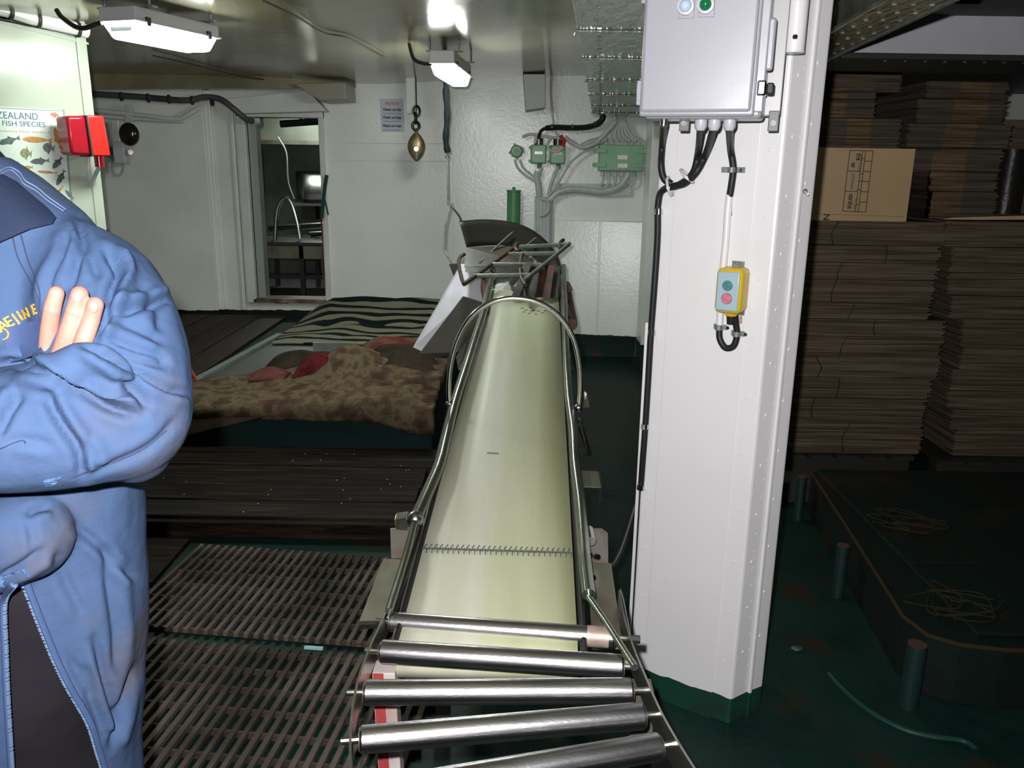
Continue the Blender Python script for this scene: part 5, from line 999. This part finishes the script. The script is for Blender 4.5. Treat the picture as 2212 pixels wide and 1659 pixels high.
for a_, b_ in (((0, 0), (1, 0)), ((1, 0), (1, 1)), ((1, 1), (0, 1)), ((0, 1), (0, 0)), ((.55, 0), (.55, 1)), ((.68, 0), (.68, 1)), ((0, .33), (.55, .33)), ((0, .66), (.55, .66)), ((.68, .16), (1, .16)), ((.68, .33), (1, .33)), ((.68, .5), (1, .5)), ((.68, .66), (1, .66)), ((.68, .83), (1, .83)),
               ((.55, .12), (.68, .12)), ((.55, .36), (.68, .36)), ((.55, .5), (.68, .5)), ((.55, .62), (.68, .62)), ((.55, .87), (.68, .87))): cline(tq(*a_), tq(*b_))
up = (CB(*tq(.3, .9))-CB(*tq(.3, .1))).normalized(); rt = Vector((-up.z, 0, up.x))
for body, u, v, s in (('SQUID', .28, .165, .0225), ('WHOLE', .28, .495, .0195), ('30', .22, .76, .0225), ('KG', .40, .90, .0225), ('NET WT', .50, .13, .012), ('CATCH AREA', .51, .8, .012)):
    q = CB(*tq(u, v)); text('lettering', body, s, q, up, rt, m_cink, sq, .0003, bold=.0009 if s > .02 else 0)
q = CB(1786, 469); text('lettering', 'N', .04, q, up, rt, m_cink, sq, .0003, bold=.001)
cline((1762, 462), (1950, 468), .5); 
# slanted sheet under the squid carton
# bundles above the squid carton
G2 = 'carton bundles piled above the squid carton'
z = zc1+.003
specs = [(1948, 256, (1832, 1885), 'bundle of flattened cartons resting directly on top of the squid carton, edges showing brown flutes'), (1893, 215, (1795, 1828), 'narrow bundle second above the squid carton'), (1893, 190, (1795, 1832), 'narrow bundle third above the squid carton')]
for xr_, yt, fl_, lb in specs:
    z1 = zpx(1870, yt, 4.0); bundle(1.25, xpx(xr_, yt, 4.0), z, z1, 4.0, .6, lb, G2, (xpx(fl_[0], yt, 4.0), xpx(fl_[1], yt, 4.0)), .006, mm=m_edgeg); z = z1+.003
bundle(1.25, xpx(1948, 170, 4.25), z, z+.10, 4.25, .5, 'dark topmost bundle under the deckhead above the squid carton', G2, None, .006)
# right stack
G3 = 'flattened carton bundles in the right hand stack'
YR = 4.0
rr_ = [(975, 930, 2058, 'reddish brown lowest bundle of the right hand carton stack'), (928, 885, 2052, 'second bundle from the bottom of the right hand carton stack'), (883, 845, 2044, 'third bundle from the bottom of the right hand carton stack'), (843, 800, 2052, 'fourth bundle from the bottom of the right hand carton stack'), (798, 745, 2072, 'fifth bundle up in the right hand carton stack'), (743, 690, 2074, 'sixth bundle up in the right hand carton stack'),
       (688, 640, 2050, 'seventh bundle up in the right hand carton stack'), (638, 590, 2046, 'eighth bundle up in the right hand carton stack'), (588, 535, 2052, 'ninth bundle up in the right hand carton stack'), (533, 478, 2036, 'tenth bundle up in the right hand carton stack, under a slack edge sheet')]
prev = .10
for yb, yt, xl_, lb in rr_:
    z1 = zpx(2130, yt, YR); bundle(xpx(xl_, yb, YR), 3.25, prev+.003, z1, YR, .8, lb, G3, None, .012); prev = z1
tag(MB().prism([PY(2035, 474, YR-.02), PY(2060, 470, YR-.02), PY(2215, 466, YR-.02), PY(2300, 470, YR-.02), PY(2300, 474, YR-.02), PY(2120, 475, YR-.02)], (0, .6, 0)).build('loose_sheet', m_carton, smooth=False), 'loose buckled carton sheet across the right hand stack at mid height', 'carton')
G4 = 'fluted carton bundles in upper part of the right hand stack'
ur = [(415, 2015, 2156, (2012, 2088), 'lowest of the fluted upper bundles in the right hand stack, above the loose sheet'), (372, 2012, 2158, (2014, 2094), 'second fluted upper bundle in the right hand stack'), (322, 1975, 2168, (2025, 2098), 'third fluted upper bundle in the right hand stack'), (268, 1965, 2188, (2050, 2120), 'fourth fluted upper bundle in the right hand stack'), (215, 1985, 2175, (2070, 2145), 'fifth fluted upper bundle in the right hand stack'), (176, 2005, 2180, (2085, 2150), 'topmost fluted bundle of the right hand stack')]
prev += .006
for yt, xl_, xr_, fl_, lb in ur:
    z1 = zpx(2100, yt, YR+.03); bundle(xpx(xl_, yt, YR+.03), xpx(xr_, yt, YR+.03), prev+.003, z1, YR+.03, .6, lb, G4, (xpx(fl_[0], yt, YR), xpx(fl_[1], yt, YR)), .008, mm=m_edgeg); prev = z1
bundle(2.42, 3.2, zpx(2130, 476, YR)+.006, 1.75, YR+.35, .4, 'dark bundle column at far right edge behind the fluted bundles', G4, None, .015)
t = thing('wrapped_roll', 'dark glossy plastic wrapped roll at right edge beside the fluted bundles', 'roll', (2.36, 4.1, 1.29))
MB().cyl((2.40, 4.18, zpx(2130, 476, YR)+.006), (2.40, 4.18, zpx(2190, 320, YR)), .07, 20).build('wrap', mat('black_wrap', (.015, .014, .012), rough=.35, bump=.3, bscale=30, spec=.25), t)
# rear stack seen between
bundle(1.75, 2.05, .002, 1.86, 4.95, .5, 'dark rear carton pile seen in the gap between both stacks', 'rear cartons', None, .02, nsheet=90)

# ================================================= PERSON
from mathutils.bvhtree import BVHTree
def evaluated(mb, mods):
    me = bpy.data.meshes.new('tmp'); me.from_pydata([tuple(v) for v in mb.v], [], mb.f)
    bm = bmesh.new(); bm.from_mesh(me); bmesh.ops.recalc_face_normals(bm, faces=bm.faces); bm.to_mesh(me); bm.free()
    o = bpy.data.objects.new('tmp', me); COL.objects.link(o)
    for typ, kw in mods:
        m = o.modifiers.new('m', typ)
        for k, v in kw.items(): setattr(m, k, v)
    bpy.context.view_layer.update(); r = bpy.data.meshes.new_from_object(o.evaluated_get(bpy.context.evaluated_depsgraph_get())); bpy.data.objects.remove(o); return r
def loft(mb, secs, n=36, p=2.4):
    vs = []
    for z, cx_, cy_, rx, ry in secs:
        for k in range(n):
            a = 2*math.pi*k/n; c_, s_ = math.cos(a), math.sin(a)
            vs.append(Vector((cx_+rx*math.copysign(abs(c_)**(2/p), c_), cy_+ry*math.copysign(abs(s_)**(2/p), s_), z)))
    m = len(secs); fs = [(i*n+k, i*n+(k+1) % n, (i+1)*n+(k+1) % n, (i+1)*n+k) for i in range(m-1) for k in range(n)]
    mb.add(vs, fs+[tuple(range(n))[::-1], tuple(range((m-1)*n, m*n))])
def limb(mb, pts, rs, n=20):
    P = smooth_path(pts, 6); R = []
    for i in range(len(P)): t = i/6; j = min(int(t), len(rs)-2); R.append(rs[j]+(rs[j+1]-rs[j])*(t-j))
    mb.tube(P, R, n); mb.ball(P[0], R[0], 18, 12); mb.ball(P[-1], R[-1], 18, 12)
PR0 = Vector((-.69, 1.05, 0)); per = thing('person', 'person in a blue work jacket standing at left with arms folded', 'person', PR0)
m_skin = mat('skin', (.36, .165, .12), rough=.5, c2=(.41, .205, .155), scale=25, bump=.06, bscale=200, spec=.4)
m_skin.node_tree.nodes['Principled BSDF'].inputs['Subsurface Weight'].default_value = .08
m_jk = mat('jacket_blue', (.042, .075, .150), rough=.85, c2=(.054, .089, .168), scale=3, bump=.3, bscale=26, spec=.12)
add_rust(m_jk, (.072, .075, .10), .56, .72, 5)
m_navy = mat('collar_navy', (.013, .021, .044), rough=.8, bump=.1, bscale=80, spec=.15)
m_trou = mat('trouser_black', (.0075, .0070, .0085), rough=.85, c2=(.018, .015, .02), scale=6, spec=.15, bump=.1)
# jacket
J = MB()
loft(J, [(.52, -.735, 1.06, .17, .13), (.64, -.732, 1.06, .174, .135), (.74, -.725, 1.06, .182, .135), (.84, -.715, 1.06, .188, .135), (.94, -.70, 1.055, .185, .13), (1.06, -.69, 1.05, .185, .125), (1.20, -.685, 1.05, .20, .125), (1.30, -.685, 1.05, .20, .12), (1.375, -.685, 1.05, .188, .105), (1.43, -.69, 1.05, .15, .09), (1.475, -.695, 1.05, .10, .08), (1.50, -.70, 1.05, .07, .07)])
limb(J, [(-.585, 1.04, 1.385), (-.518, 1.015, 1.335), (-.474, .97, 1.27), (-.460, .935, 1.212)], [.06, .082, .084, .081])   # upper arm, viewer's right
limb(J, [(-.458, .935, 1.212), (-.52, .90, 1.205), (-.60, .885, 1.20), (-.70, .90, 1.19), (-.78, .915, 1.185)], [.080, .076, .070, .062, .055])
limb(J, [PY(40, 832, .87), PY(75, 824, .864), PY(100, 812, .858), PY(140, 788, .857), PY(182, 772, .859), (PY(225, 778, .866)), PY(262, 800, .876)], [.014, .0175, .0175, .0175, .0175, .0165, .012], 16)
limb(J, [PY(90, 850, .875), PY(140, 832, .872), PY(195, 815, .874), PY(250, 826, .882)], [.018, .021, .020, .016], 16)
J.ball(PY(292, 962, .945), (.046, .05, .046), 16, 12); pass
limb(J, [(-.80, 1.04, 1.385), (-.87, 1.02, 1.31), (-.90, .99, 1.2), (-.88, .97, 1.12)], [.07, .075, .078, .075])
limb(J, [(-.88, .97, 1.12), (-.76, .95, 1.07), (-.66, .935, 1.04), (-.59, .93, 1.055)], [.075, .07, .064, .056])
jm = evaluated(J, [('REMESH', dict(mode='VOXEL', voxel_size=.0042)), ('SMOOTH', dict(factor=.5, iterations=14))])
co = np.empty(len(jm.vertices)*3); jm.vertices.foreach_get('co', co); co = co.reshape(-1, 3)
no_ = np.empty(len(jm.vertices)*3); jm.vertices.foreach_get('normal', no_); no_ = no_.reshape(-1, 3)
MRn = np.array(MR)
def to_px(c_): q = (c_-np.array([0, 0, 1.5])) @ MRn; return np.stack([CX+FPX*q[:, 0]/-q[:, 2], CY-FPX*q[:, 1]/-q[:, 2]], 1)
pxy = to_px(co); view = co-np.array([0, 0, 1.5]); view /= np.linalg.norm(view, axis=1)[:, None]; facing = np.clip(-(no_*view).sum(1)*2.0, 0, 1)
disp = np.zeros(len(co))
def crease(pts, w_, d, ridge=.6, side=1):
    P = np.array(smooth_path([(x, y, 0) for x, y in pts], 5))[:, :2]; best = np.full(len(co), 1e9); sg = np.zeros(len(co)); tt = np.zeros(len(co))
    for i in range(len(P)-1):
        a, b_ = P[i], P[i+1]; ab = b_-a; L2 = (ab**2).sum()+1e-9; t = np.clip(((pxy-a) @ ab)/L2, 0, 1); q = a+t[:, None]*ab; dd = pxy-q; ds = np.sqrt((dd**2).sum(1)); s = np.sign(ab[0]*dd[:, 1]-ab[1]*dd[:, 0])
        u = ds < best; best[u] = ds[u]; sg[u] = s[u]; tt[u] = (i+t[u])/(len(P)-1)
    fade = np.clip(np.minimum(tt, 1-tt)*6+.25, 0, 1); x = best*sg*side
    disp[:] += facing*fade*1.35*(-d*np.exp(-(x/w_)**2)+ridge*d*np.exp(-((x-2.1*w_)/(1.5*w_))**2)+.25*ridge*d*np.exp(-((x+2.1*w_)/(1.5*w_))**2))
CR = [([(167, 470), (178, 520), (163, 573), (142, 630)], 9, .010, .7, 1), ([(150, 500), (137, 553), (109, 604), (99, 660)], 9, .007, .6, 1), ([(150, 560), (128, 610), (122, 640)], 7, .006, .6, 1), ([(185, 520), (200, 570), (210, 600)], 8, .005, .6, 1),
      ([(232, 545), (256, 588), (242, 625), (226, 690), (205, 735)], 9, .013, .9, -1), ([(228, 690), (304, 664), (385, 638)], 9, .010, .8, -1), ([(215, 705), (262, 700), (315, 722), (350, 740)], 9, .005, .7, 1),
      ([(177, 742), (228, 766), (291, 801), (354, 837), (418, 852)], 9, .011, .7, 1), ([(205, 745), (240, 738), (291, 756), (340, 770), (354, 786), (324, 786), (253, 763), (212, 746)], 7, .006, .5, 1),
      ([(0, 792), (28, 783), (101, 806), (164, 837), (228, 874), (266, 888), (300, 895)], 10, .013, .8, -1), ([(262, 815), (291, 852), (320, 884)], 10, .009, .7, 1), ([(104, 850), (114, 882), (142, 928), (172, 975), (177, 1030)], 11, .011, .8, -1),
      ([(187, 948), (202, 978), (208, 1008)], 9, .006, .6, -1), ([(42, 850), (16, 892), (-5, 940)], 10, .009, .7, 1), ([(385, 900), (330, 960), (250, 1000), (180, 1024)], 10, .004, .5, 1), ([(20, 955), (45, 950), (110, 962)], 9, .004, .5, 1),
      ([(160, 1135), (219, 1184), (256, 1221), (293, 1251)], 9, .006, .7, 1), ([(225, 1190), (236, 1240), (243, 1300), (252, 1370), (250, 1450)], 11, .007, .7, -1), ([(205, 1380), (232, 1487), (249, 1548), (256, 1572)], 9, .009, .7, 1), ([(293, 1440), (272, 1500), (256, 1555), (240, 1612)], 9, .010, .7, -1),
      ([(0, 1250), (50, 1221), (95, 1185)], 9, .008, .7, 1), ([(60, 1115), (78, 1100), (110, 1095)], 9, .007, .6, 1), ([(120, 1190), (140, 1250), (180, 1330)], 12, .004, .5, 1), ([(60, 1130), (70, 1160), (66, 1185)], 8, .004, .5, 1), ([(150, 1420), (190, 1500), (225, 1590)], 9, .005, .5, 1), ([(300, 620), (340, 660), (350, 720)], 16, .006, .6, 1), ([(180, 1440), (195, 1470), (200, 1500)], 7, .004, .5, 1)]
for c_ in CR: crease(*c_)
ns = np.array([NZ.noise(Vector((*(v*9),)))+.5*NZ.noise(Vector((*(v*20+3),))) for v in co])
co2 = co+no_*(disp+.003*ns)[:, None]; jm.vertices.foreach_set('co', co2.ravel())
tmp_ = bpy.data.objects.new('tmp', jm); COL.objects.link(tmp_); md_ = tmp_.modifiers.new('m', 'SMOOTH'); md_.factor = .5; md_.iterations = 3; bpy.context.view_layer.update(); jm = bpy.data.meshes.new_from_object(tmp_.evaluated_get(bpy.context.evaluated_depsgraph_get())); bpy.data.objects.remove(tmp_)
# open front: cut the wedge between the two zip edges
zr = [PY(x, y, .93) for x, y in ((58, 1262), (90, 1345), (125, 1430), (155, 1490), (195, 1560), (216, 1625), (238, 1700), (250, 1760))]; zl = [PY(x, y, .93) for x, y in ((30, 1262), (8, 1300), (10, 1400), (14, 1500), (20, 1600), (26, 1700), (28, 1760))]
fz = lambda L_, z: np.interp(z, [p_.z for p_ in L_][::-1], [p_.x for p_ in L_][::-1])
bm = bmesh.new(); bm.from_mesh(jm)
dead = [f for f in bm.faces if (lambda c_: c_.z < zr[0].z+.015 and c_.y < 1.02 and fz(zl, c_.z)*(c_.y/.93) < c_.x < (fz(zr, c_.z)-.005)*(c_.y/.93) and not (c_.z > .985 and c_.y < .93))(f.calc_center_median())]
bmesh.ops.delete(bm, geom=dead, context='FACES'); bmesh.ops.delete(bm, geom=[f for f in bm.faces if f.calc_center_median().z < .56], context='FACES')
bvh = BVHTree.FromBMesh(bm)
for v in bm.verts: v.co -= PR0
bm.to_mesh(jm); bm.free(); jm.materials.clear(); jm.materials.append(m_jk); jm.polygons.foreach_set('use_smooth', [True]*len(jm.polygons))
jo = bpy.data.objects.new('jacket', jm); COL.objects.link(jo); jo.parent = per; ORG[jo.name] = PR0; jo['label'] = 'faded blue work jacket with dirty sleeves'
def JS(x, y, off=.002, dflt=.93):
    d = ray(x, y).normalized(); h = bvh.ray_cast(CAMP, d)
    if h[0] is None: return PY(x, y, dflt)
    return h[0]-d*off
# inner clothes, trousers and boots
I = MB(); loft(I, [(.50, -.73, 1.06, .13, .10), (.80, -.72, 1.06, .140, .11), (1.0, -.70, 1.055, .155, .11), (1.2, -.69, 1.05, .16, .10), (1.38, -.69, 1.05, .14, .08), (1.46, -.70, 1.05, .06, .06)])
limb(I, [(-.665, 1.06, .70), (-.65, 1.06, .45), (-.63, 1.07, .12)], [.085, .075, .062]); limb(I, [(-.80, 1.06, .72), (-.81, 1.06, .45), (-.815, 1.07, .12)], [.10, .075, .062])
im = evaluated(I, [('REMESH', dict(mode='VOXEL', voxel_size=.008)), ('SMOOTH', dict(factor=.5, iterations=8))]); im.transform(Matrix.Translation(-PR0)); im.materials.append(m_trou); im.polygons.foreach_set('use_smooth', [True]*len(im.polygons))
io = bpy.data.objects.new('dark_overalls', im); COL.objects.link(io); io.parent = per; ORG[io.name] = PR0
for x in (-.63, -.815):
    b = MB(); limb(b, [(x, 1.08, .09), (x, 1.0, .055), (x, .93, .05)], [.055, .05, .045]); b.bb(x-.045, x+.045, .9, 1.13, 0, .03); bmh = evaluated(b, [('REMESH', dict(mode='VOXEL', voxel_size=.008)), ('SMOOTH', dict(factor=.5, iterations=4))])
    bmh.transform(Matrix.Translation(-PR0)); bmh.materials.append(m_black); bmh.polygons.foreach_set('use_smooth', [True]*len(bmh.polygons)); o = bpy.data.objects.new('boot', bmh); COL.objects.link(o); o.parent = per
# body: head, neck, torso core and hand
H = MB(); hc = Vector((-.705, 1.03, 1.665))
H.ball(hc+Vector((0, .01, .01)), (.077, .097, .105), 28, 20); H.ball(hc+Vector((0, -.03, -.06)), (.055, .06, .055), 20, 14); H.ball(hc+Vector((0, -.082, -.095+.02)), (.028, .022, .02), 14, 10)
H.tube([hc+Vector((0, .02, -.24)), hc+Vector((0, .01, -.06))], [.068, .056], 20); H.ball(hc+Vector((0, -.096, -.02)), (.016, .022, .018), 12, 8); H.tube([hc+Vector((0, -.085, .02)), hc+Vector((0, -.104, -.02))], [.009, .013], 10)
H.ball(hc+Vector((0, -.082, -.055)), (.024, .012, .006), 12, 8); H.ball(hc+Vector((0, -.080, -.066)), (.021, .012, .006), 12, 8)
for s in (-1, 1): H.ball(hc+Vector((s*.078, .012, -.005)), (.010, .020, .032), 12, 10); H.tube([hc+Vector((s*.014, -.088, .028)), hc+Vector((s*.046, -.078, .030))], [.007, .006], 8); pass
hm_ = evaluated(H, [('REMESH', dict(mode='VOXEL', voxel_size=.004)), ('SMOOTH', dict(factor=.5, iterations=5))])
FY = .868
def FP(x, y, Y=FY): return PY(x, y, Y)
YT = {}; Hd = MB(); SCL = .91/FPX
fing = [([(122, 634), (113, 668), (106, 715), (101, 755), (100, 788), (103, 815), (112, 900)], [16.5, 18, 18.5, 17, 18, 19, 22], .874), ([(172, 636), (163, 672), (147, 722), (136, 752), (127, 778), (122, 805), (122, 900)], [18.5, 20, 20.5, 20, 20, 21, 24], .868), ([(206, 658), (196, 694), (184, 728), (176, 750), (168, 768), (160, 790), (140, 900)], [17.5, 18.5, 19, 19, 19, 20, 22], .868), ([(200, 790), (192, 800), (184, 815), (172, 850), (158, 900)], [13, 14, 15, 17, 19], .925)]
for P_, R_, y0 in fing:
    y0 = min(y0+.03, JS(P_[0][0], P_[0][1]-12, 0).y-.004) if y0 < .9 else y0; YT[P_[0]] = y0
    ys_ = []
    for i, (x, y) in enumerate(P_):
        yv = y0+(0, .0, .004, .01, .02, .06, .075)[i]
        if i < 3 and y0 < .92: yv = min(yv, JS(x, y, 0).y-R_[i]*SCL*.35)
        elif y0 < .92: yv = ys_[2]+(.002, .006, .03, .05)[i-3]
        ys_.append(yv)
    limb(Hd, [FP(x, y, ys_[i]) for i, (x, y) in enumerate(P_)], [r*SCL for r in R_], 16)
    YT[P_[0]] = ys_[0]
    for i in (1,): Hd.ball(FP(*P_[i], ys_[i]-.0005), R_[i]*SCL*1.03, 14, 10)
limb(Hd, [FP(62, 840, .90), FP(75, 880, .90), FP(100, 930, .92)], [.010, .012, .015], 14)
limb(Hd, [FP(130, 890, .94), FP(110, 950, .955), FP(60, 1020, .96)], [.034, .028, .026], 18)
hm2 = evaluated(Hd, [('REMESH', dict(mode='VOXEL', voxel_size=.0013)), ('SMOOTH', dict(factor=.5, iterations=4))])
bm = bmesh.new(); bm.from_mesh(hm_); bm.from_mesh(hm2)
for v in bm.verts: v.co -= PR0
me = bpy.data.meshes.new('body'); bm.to_mesh(me); bm.free(); me.materials.append(m_skin); me.polygons.foreach_set('use_smooth', [True]*len(me.polygons))
bo = bpy.data.objects.new('body', me); COL.objects.link(bo); bo.parent = per; ORG[bo.name] = PR0
m_nail = mat('nail', (.42, .22, .20), rough=.25, spec=.6)
for (x, y), (x2, y2), r, yy_ in (((120, 640), (117, 655), 11.5, YT[(122, 634)]), ((174, 632), (171, 648), 14, YT[(172, 636)]), ((209, 654), (206, 668), 13.5, YT[(206, 658)])):
    a_, b_ = FP(x, y, yy_), FP(x2, y2, yy_); c_ = (a_+b_)/2; u = (a_-b_).normalized(); R = Matrix((Vector((0, -1, 0)).cross(u).normalized(), Vector((0, 1, 0)), u)).transposed()
    c_ = c_-Vector((0, r*SCL*1.02, 0)); MB().ball(c_, (r*SCL*.85, r*SCL*.42, r*SCL*1.05), 16, 12, R).build('nail', m_nail, bo, ang=90)
hr = MB(); hr.ball(hc+Vector((0, .022, .03)), (.083, .098, .098), 24, 16); hm3 = evaluated(hr, [('SUBSURF', dict(levels=1))])
bm = bmesh.new(); bm.from_mesh(hm3); bmesh.ops.delete(bm, geom=[f for f in bm.faces if f.calc_center_median().y < hc.y-.045 and f.calc_center_median().z < hc.z+.065 or f.calc_center_median().z < hc.z-.045 or (abs(f.calc_center_median().x-hc.x) > .07 and f.calc_center_median().z < hc.z)], context='FACES')
for v in bm.verts: v.co -= PR0
me = bpy.data.meshes.new('hair'); bm.to_mesh(me); bm.free(); me.materials.append(mat('hair_dark', (.012, .009, .008), rough=.6, bump=.6, bscale=90, stretch=(4, 4, .6))); me.polygons.foreach_set('use_smooth', [True]*len(me.polygons)); o = bpy.data.objects.new('hair', me); COL.objects.link(o); o.parent = per
for s in (-1, 1):
    q = hc+Vector((s*.031, -.080, .012)); e_ = MB().ball(q, (.012, .009, .009), 14, 10).build('eye', mat('eye_white', (.6, .58, .55), rough=.2), bo); MB().ball(q+Vector((0, -.0075, 0)), (.005, .003, .005), 12, 8).build('iris', mat('iris_dark', (.02, .012, .008), rough=.1), e_)
# collar
CL = [(-70, 395), (0, 376), (30, 392), (62, 420), (96, 448), (116, 470), (108, 484), (60, 496), (0, 522), (-70, 560)]
def JW(x, y, off): return JS(x, y, off, .95)
cb_ = MB(); P_ = [JW(x, y, .014) for x, y in CL]; cen = JW(15, 450, .020); n = len(P_)
Q_ = [p_+Vector((0, .006, 0)) for p_ in P_]; vs = [cen]+P_+Q_; cb_.add(vs, [(0, 1+i, 1+(i+1) % n) for i in range(n)]+[(1+i, 1+n+i, 1+n+(i+1) % n, 1+(i+1) % n) for i in range(n)])
cb_.build('collar', m_navy, per, ang=60, bevel=0)['label'] = 'dark navy collar flap'
MB().tube([(-.705+.062*math.cos(a), 1.045+.062*math.sin(a), 1.485+.012*math.sin(a)) for a in np.linspace(0, 2*math.pi, 24, endpoint=False)], .016, 10, closed=True).build('collar_stand', m_navy, per)
def surf_line(nm, pts, r, m, off=.001, par=None): return MB().tube([JS(q.x, q.y, off) for q in smooth_path([(x, y, 0) for x, y in pts], 8)], r, 6).build(nm, m, par or per, ang=90)
m_seam = mat('stitching', (.13, .18, .30), rough=.7)
surf_line('stitching', [(0, 369), (20, 361), (42, 372), (55, 390), (80, 405), (105, 426), (142, 452)], .0007, m_seam); surf_line('stitching', [(0, 377), (22, 367), (40, 380), (52, 397), (78, 412), (102, 432), (138, 456)], .0006, m_seam)
for L_ in ([(27, 512), (40, 560), (70, 615), (84, 650), (84, 670)], [(45, 508), (60, 560), (78, 605), (86, 640), (85, 690)], [(0, 970), (35, 955), (50, 952), (55, 958)], [(160, 1030), (220, 1008), (300, 975), (360, 930)]): surf_line('seam_line', L_, .0008, mat('seam_dark', (.018, .028, .07), rough=.8), .0003)
# pocket flap
P_ = [JS(x, y, .006) for x, y in ((12, 708), (50, 698), (86, 690), (90, 730), (88, 762), (50, 776), (22, 784), (14, 745))]; pf2 = MB(); cen = JS(50, 735, .010); n = len(P_); Q_ = [p_+Vector((0, .006, 0)) for p_ in P_]
pf2.add([cen]+P_+Q_, [(0, 1+i, 1+(i+1) % n) for i in range(n)]+[(1+i, 1+n+i, 1+n+(i+1) % n, 1+(i+1) % n) for i in range(n)]); pf2.build('pocket_flap', mat('flap_blue', (.038, .065, .155), rough=.75, bump=.1, bscale=40), per, ang=60)
# gold embroidery
m_gold = mat('gold_thread', (.40, .19, .02), rough=.5, c2=(.5, .3, .05), scale=200, bump=.3, bscale=400)
for ch_, x, y, s in (('N', -16, 712, .024), ('A', 6, 704, .023), ('E', 20, 696, .022), ('J', 34, 688, .021), ('I', 44, 683, .021), ('N', 56, 678, .021), ('E', 73, 670, .021)):
    u = (JS(x+10, y-5.5)-JS(x-10, y+5.5)).normalized(); text('embroidery', ch_, s*.78, JS(x, y, .006), u, Zax, m_gold, per, .0006, bold=.0003)
MB().tube([JS(4+14*math.cos(a), 722+12*math.sin(a), .008) for a in np.linspace(-1.6, 1.4, 12)], .0009, 6).build('embroidery', m_gold, per)
# zips
def zip_(L_, nm, side):
    P_ = smooth_path([p_ for p_ in L_], 10); H_ = []
    for p_ in P_:
        x, y = to_px(np.array([tuple(p_)]))[0]; q = None
        for k in range(2, 40, 3):
            h = bvh.ray_cast(CAMP, ray(x+side*k, y).normalized())
            if h[0] is not None and h[0].y < (1.03 if side > 0 else .97): q = h[0]; break
        H_.append(PY(x, y, (q.y if q is not None else (H_[-1].y if H_ else .93))-.004))
    Ys = np.array([h.y for h in H_]); Ys = np.convolve(np.pad(Ys, 4, 'edge'), np.ones(9)/9, 'valid'); H_ = [PY(*to_px(np.array([tuple(h)]))[0], float(yv)) for h, yv in zip(H_, Ys)]
    zt2 = MB().tube(H_, .0042, 8).build('zip_tape', mat('zip_tape', (.045, .08, .18), rough=.7), per)
    tb_ = MB(); acc = 0
    for i in range(len(H_)-1):
        seg = (H_[i+1]-H_[i]).length; k = int((acc+seg)/.0042); acc = acc+seg-k*.0042
        for j in range(k): c_ = H_[i].lerp(H_[i+1], (j+.5)/max(1, k)); tb_.box(c_+Vector((-side*.0035, -.002, 0)), (.004, .003, .0024))
    o = tb_.build(nm, mat('zip_teeth', (.14, .21, .32), rough=.3), zt2, smooth=False); o['kind'] = 'stuff'
zip_(zr, 'zip_teeth', 1); zip_(zl, 'zip_teeth', -1)
for pts in ([(0, 1246), (25, 1238), (48, 1232), (62, 1248), (50, 1262), (0, 1270)], [(92, 1040), (112, 1034), (132, 1032), (118, 1050), (100, 1053)]):
    MB().prism([JS(x, y, .004) for x, y in pts], (0, .004, 0)).build('cuff_lining', mat('lining_sheen', (.04, .10, .24), rough=.2, c2=(.15, .25, .42), scale=60, bump=.8, bscale=90), per, smooth=False)
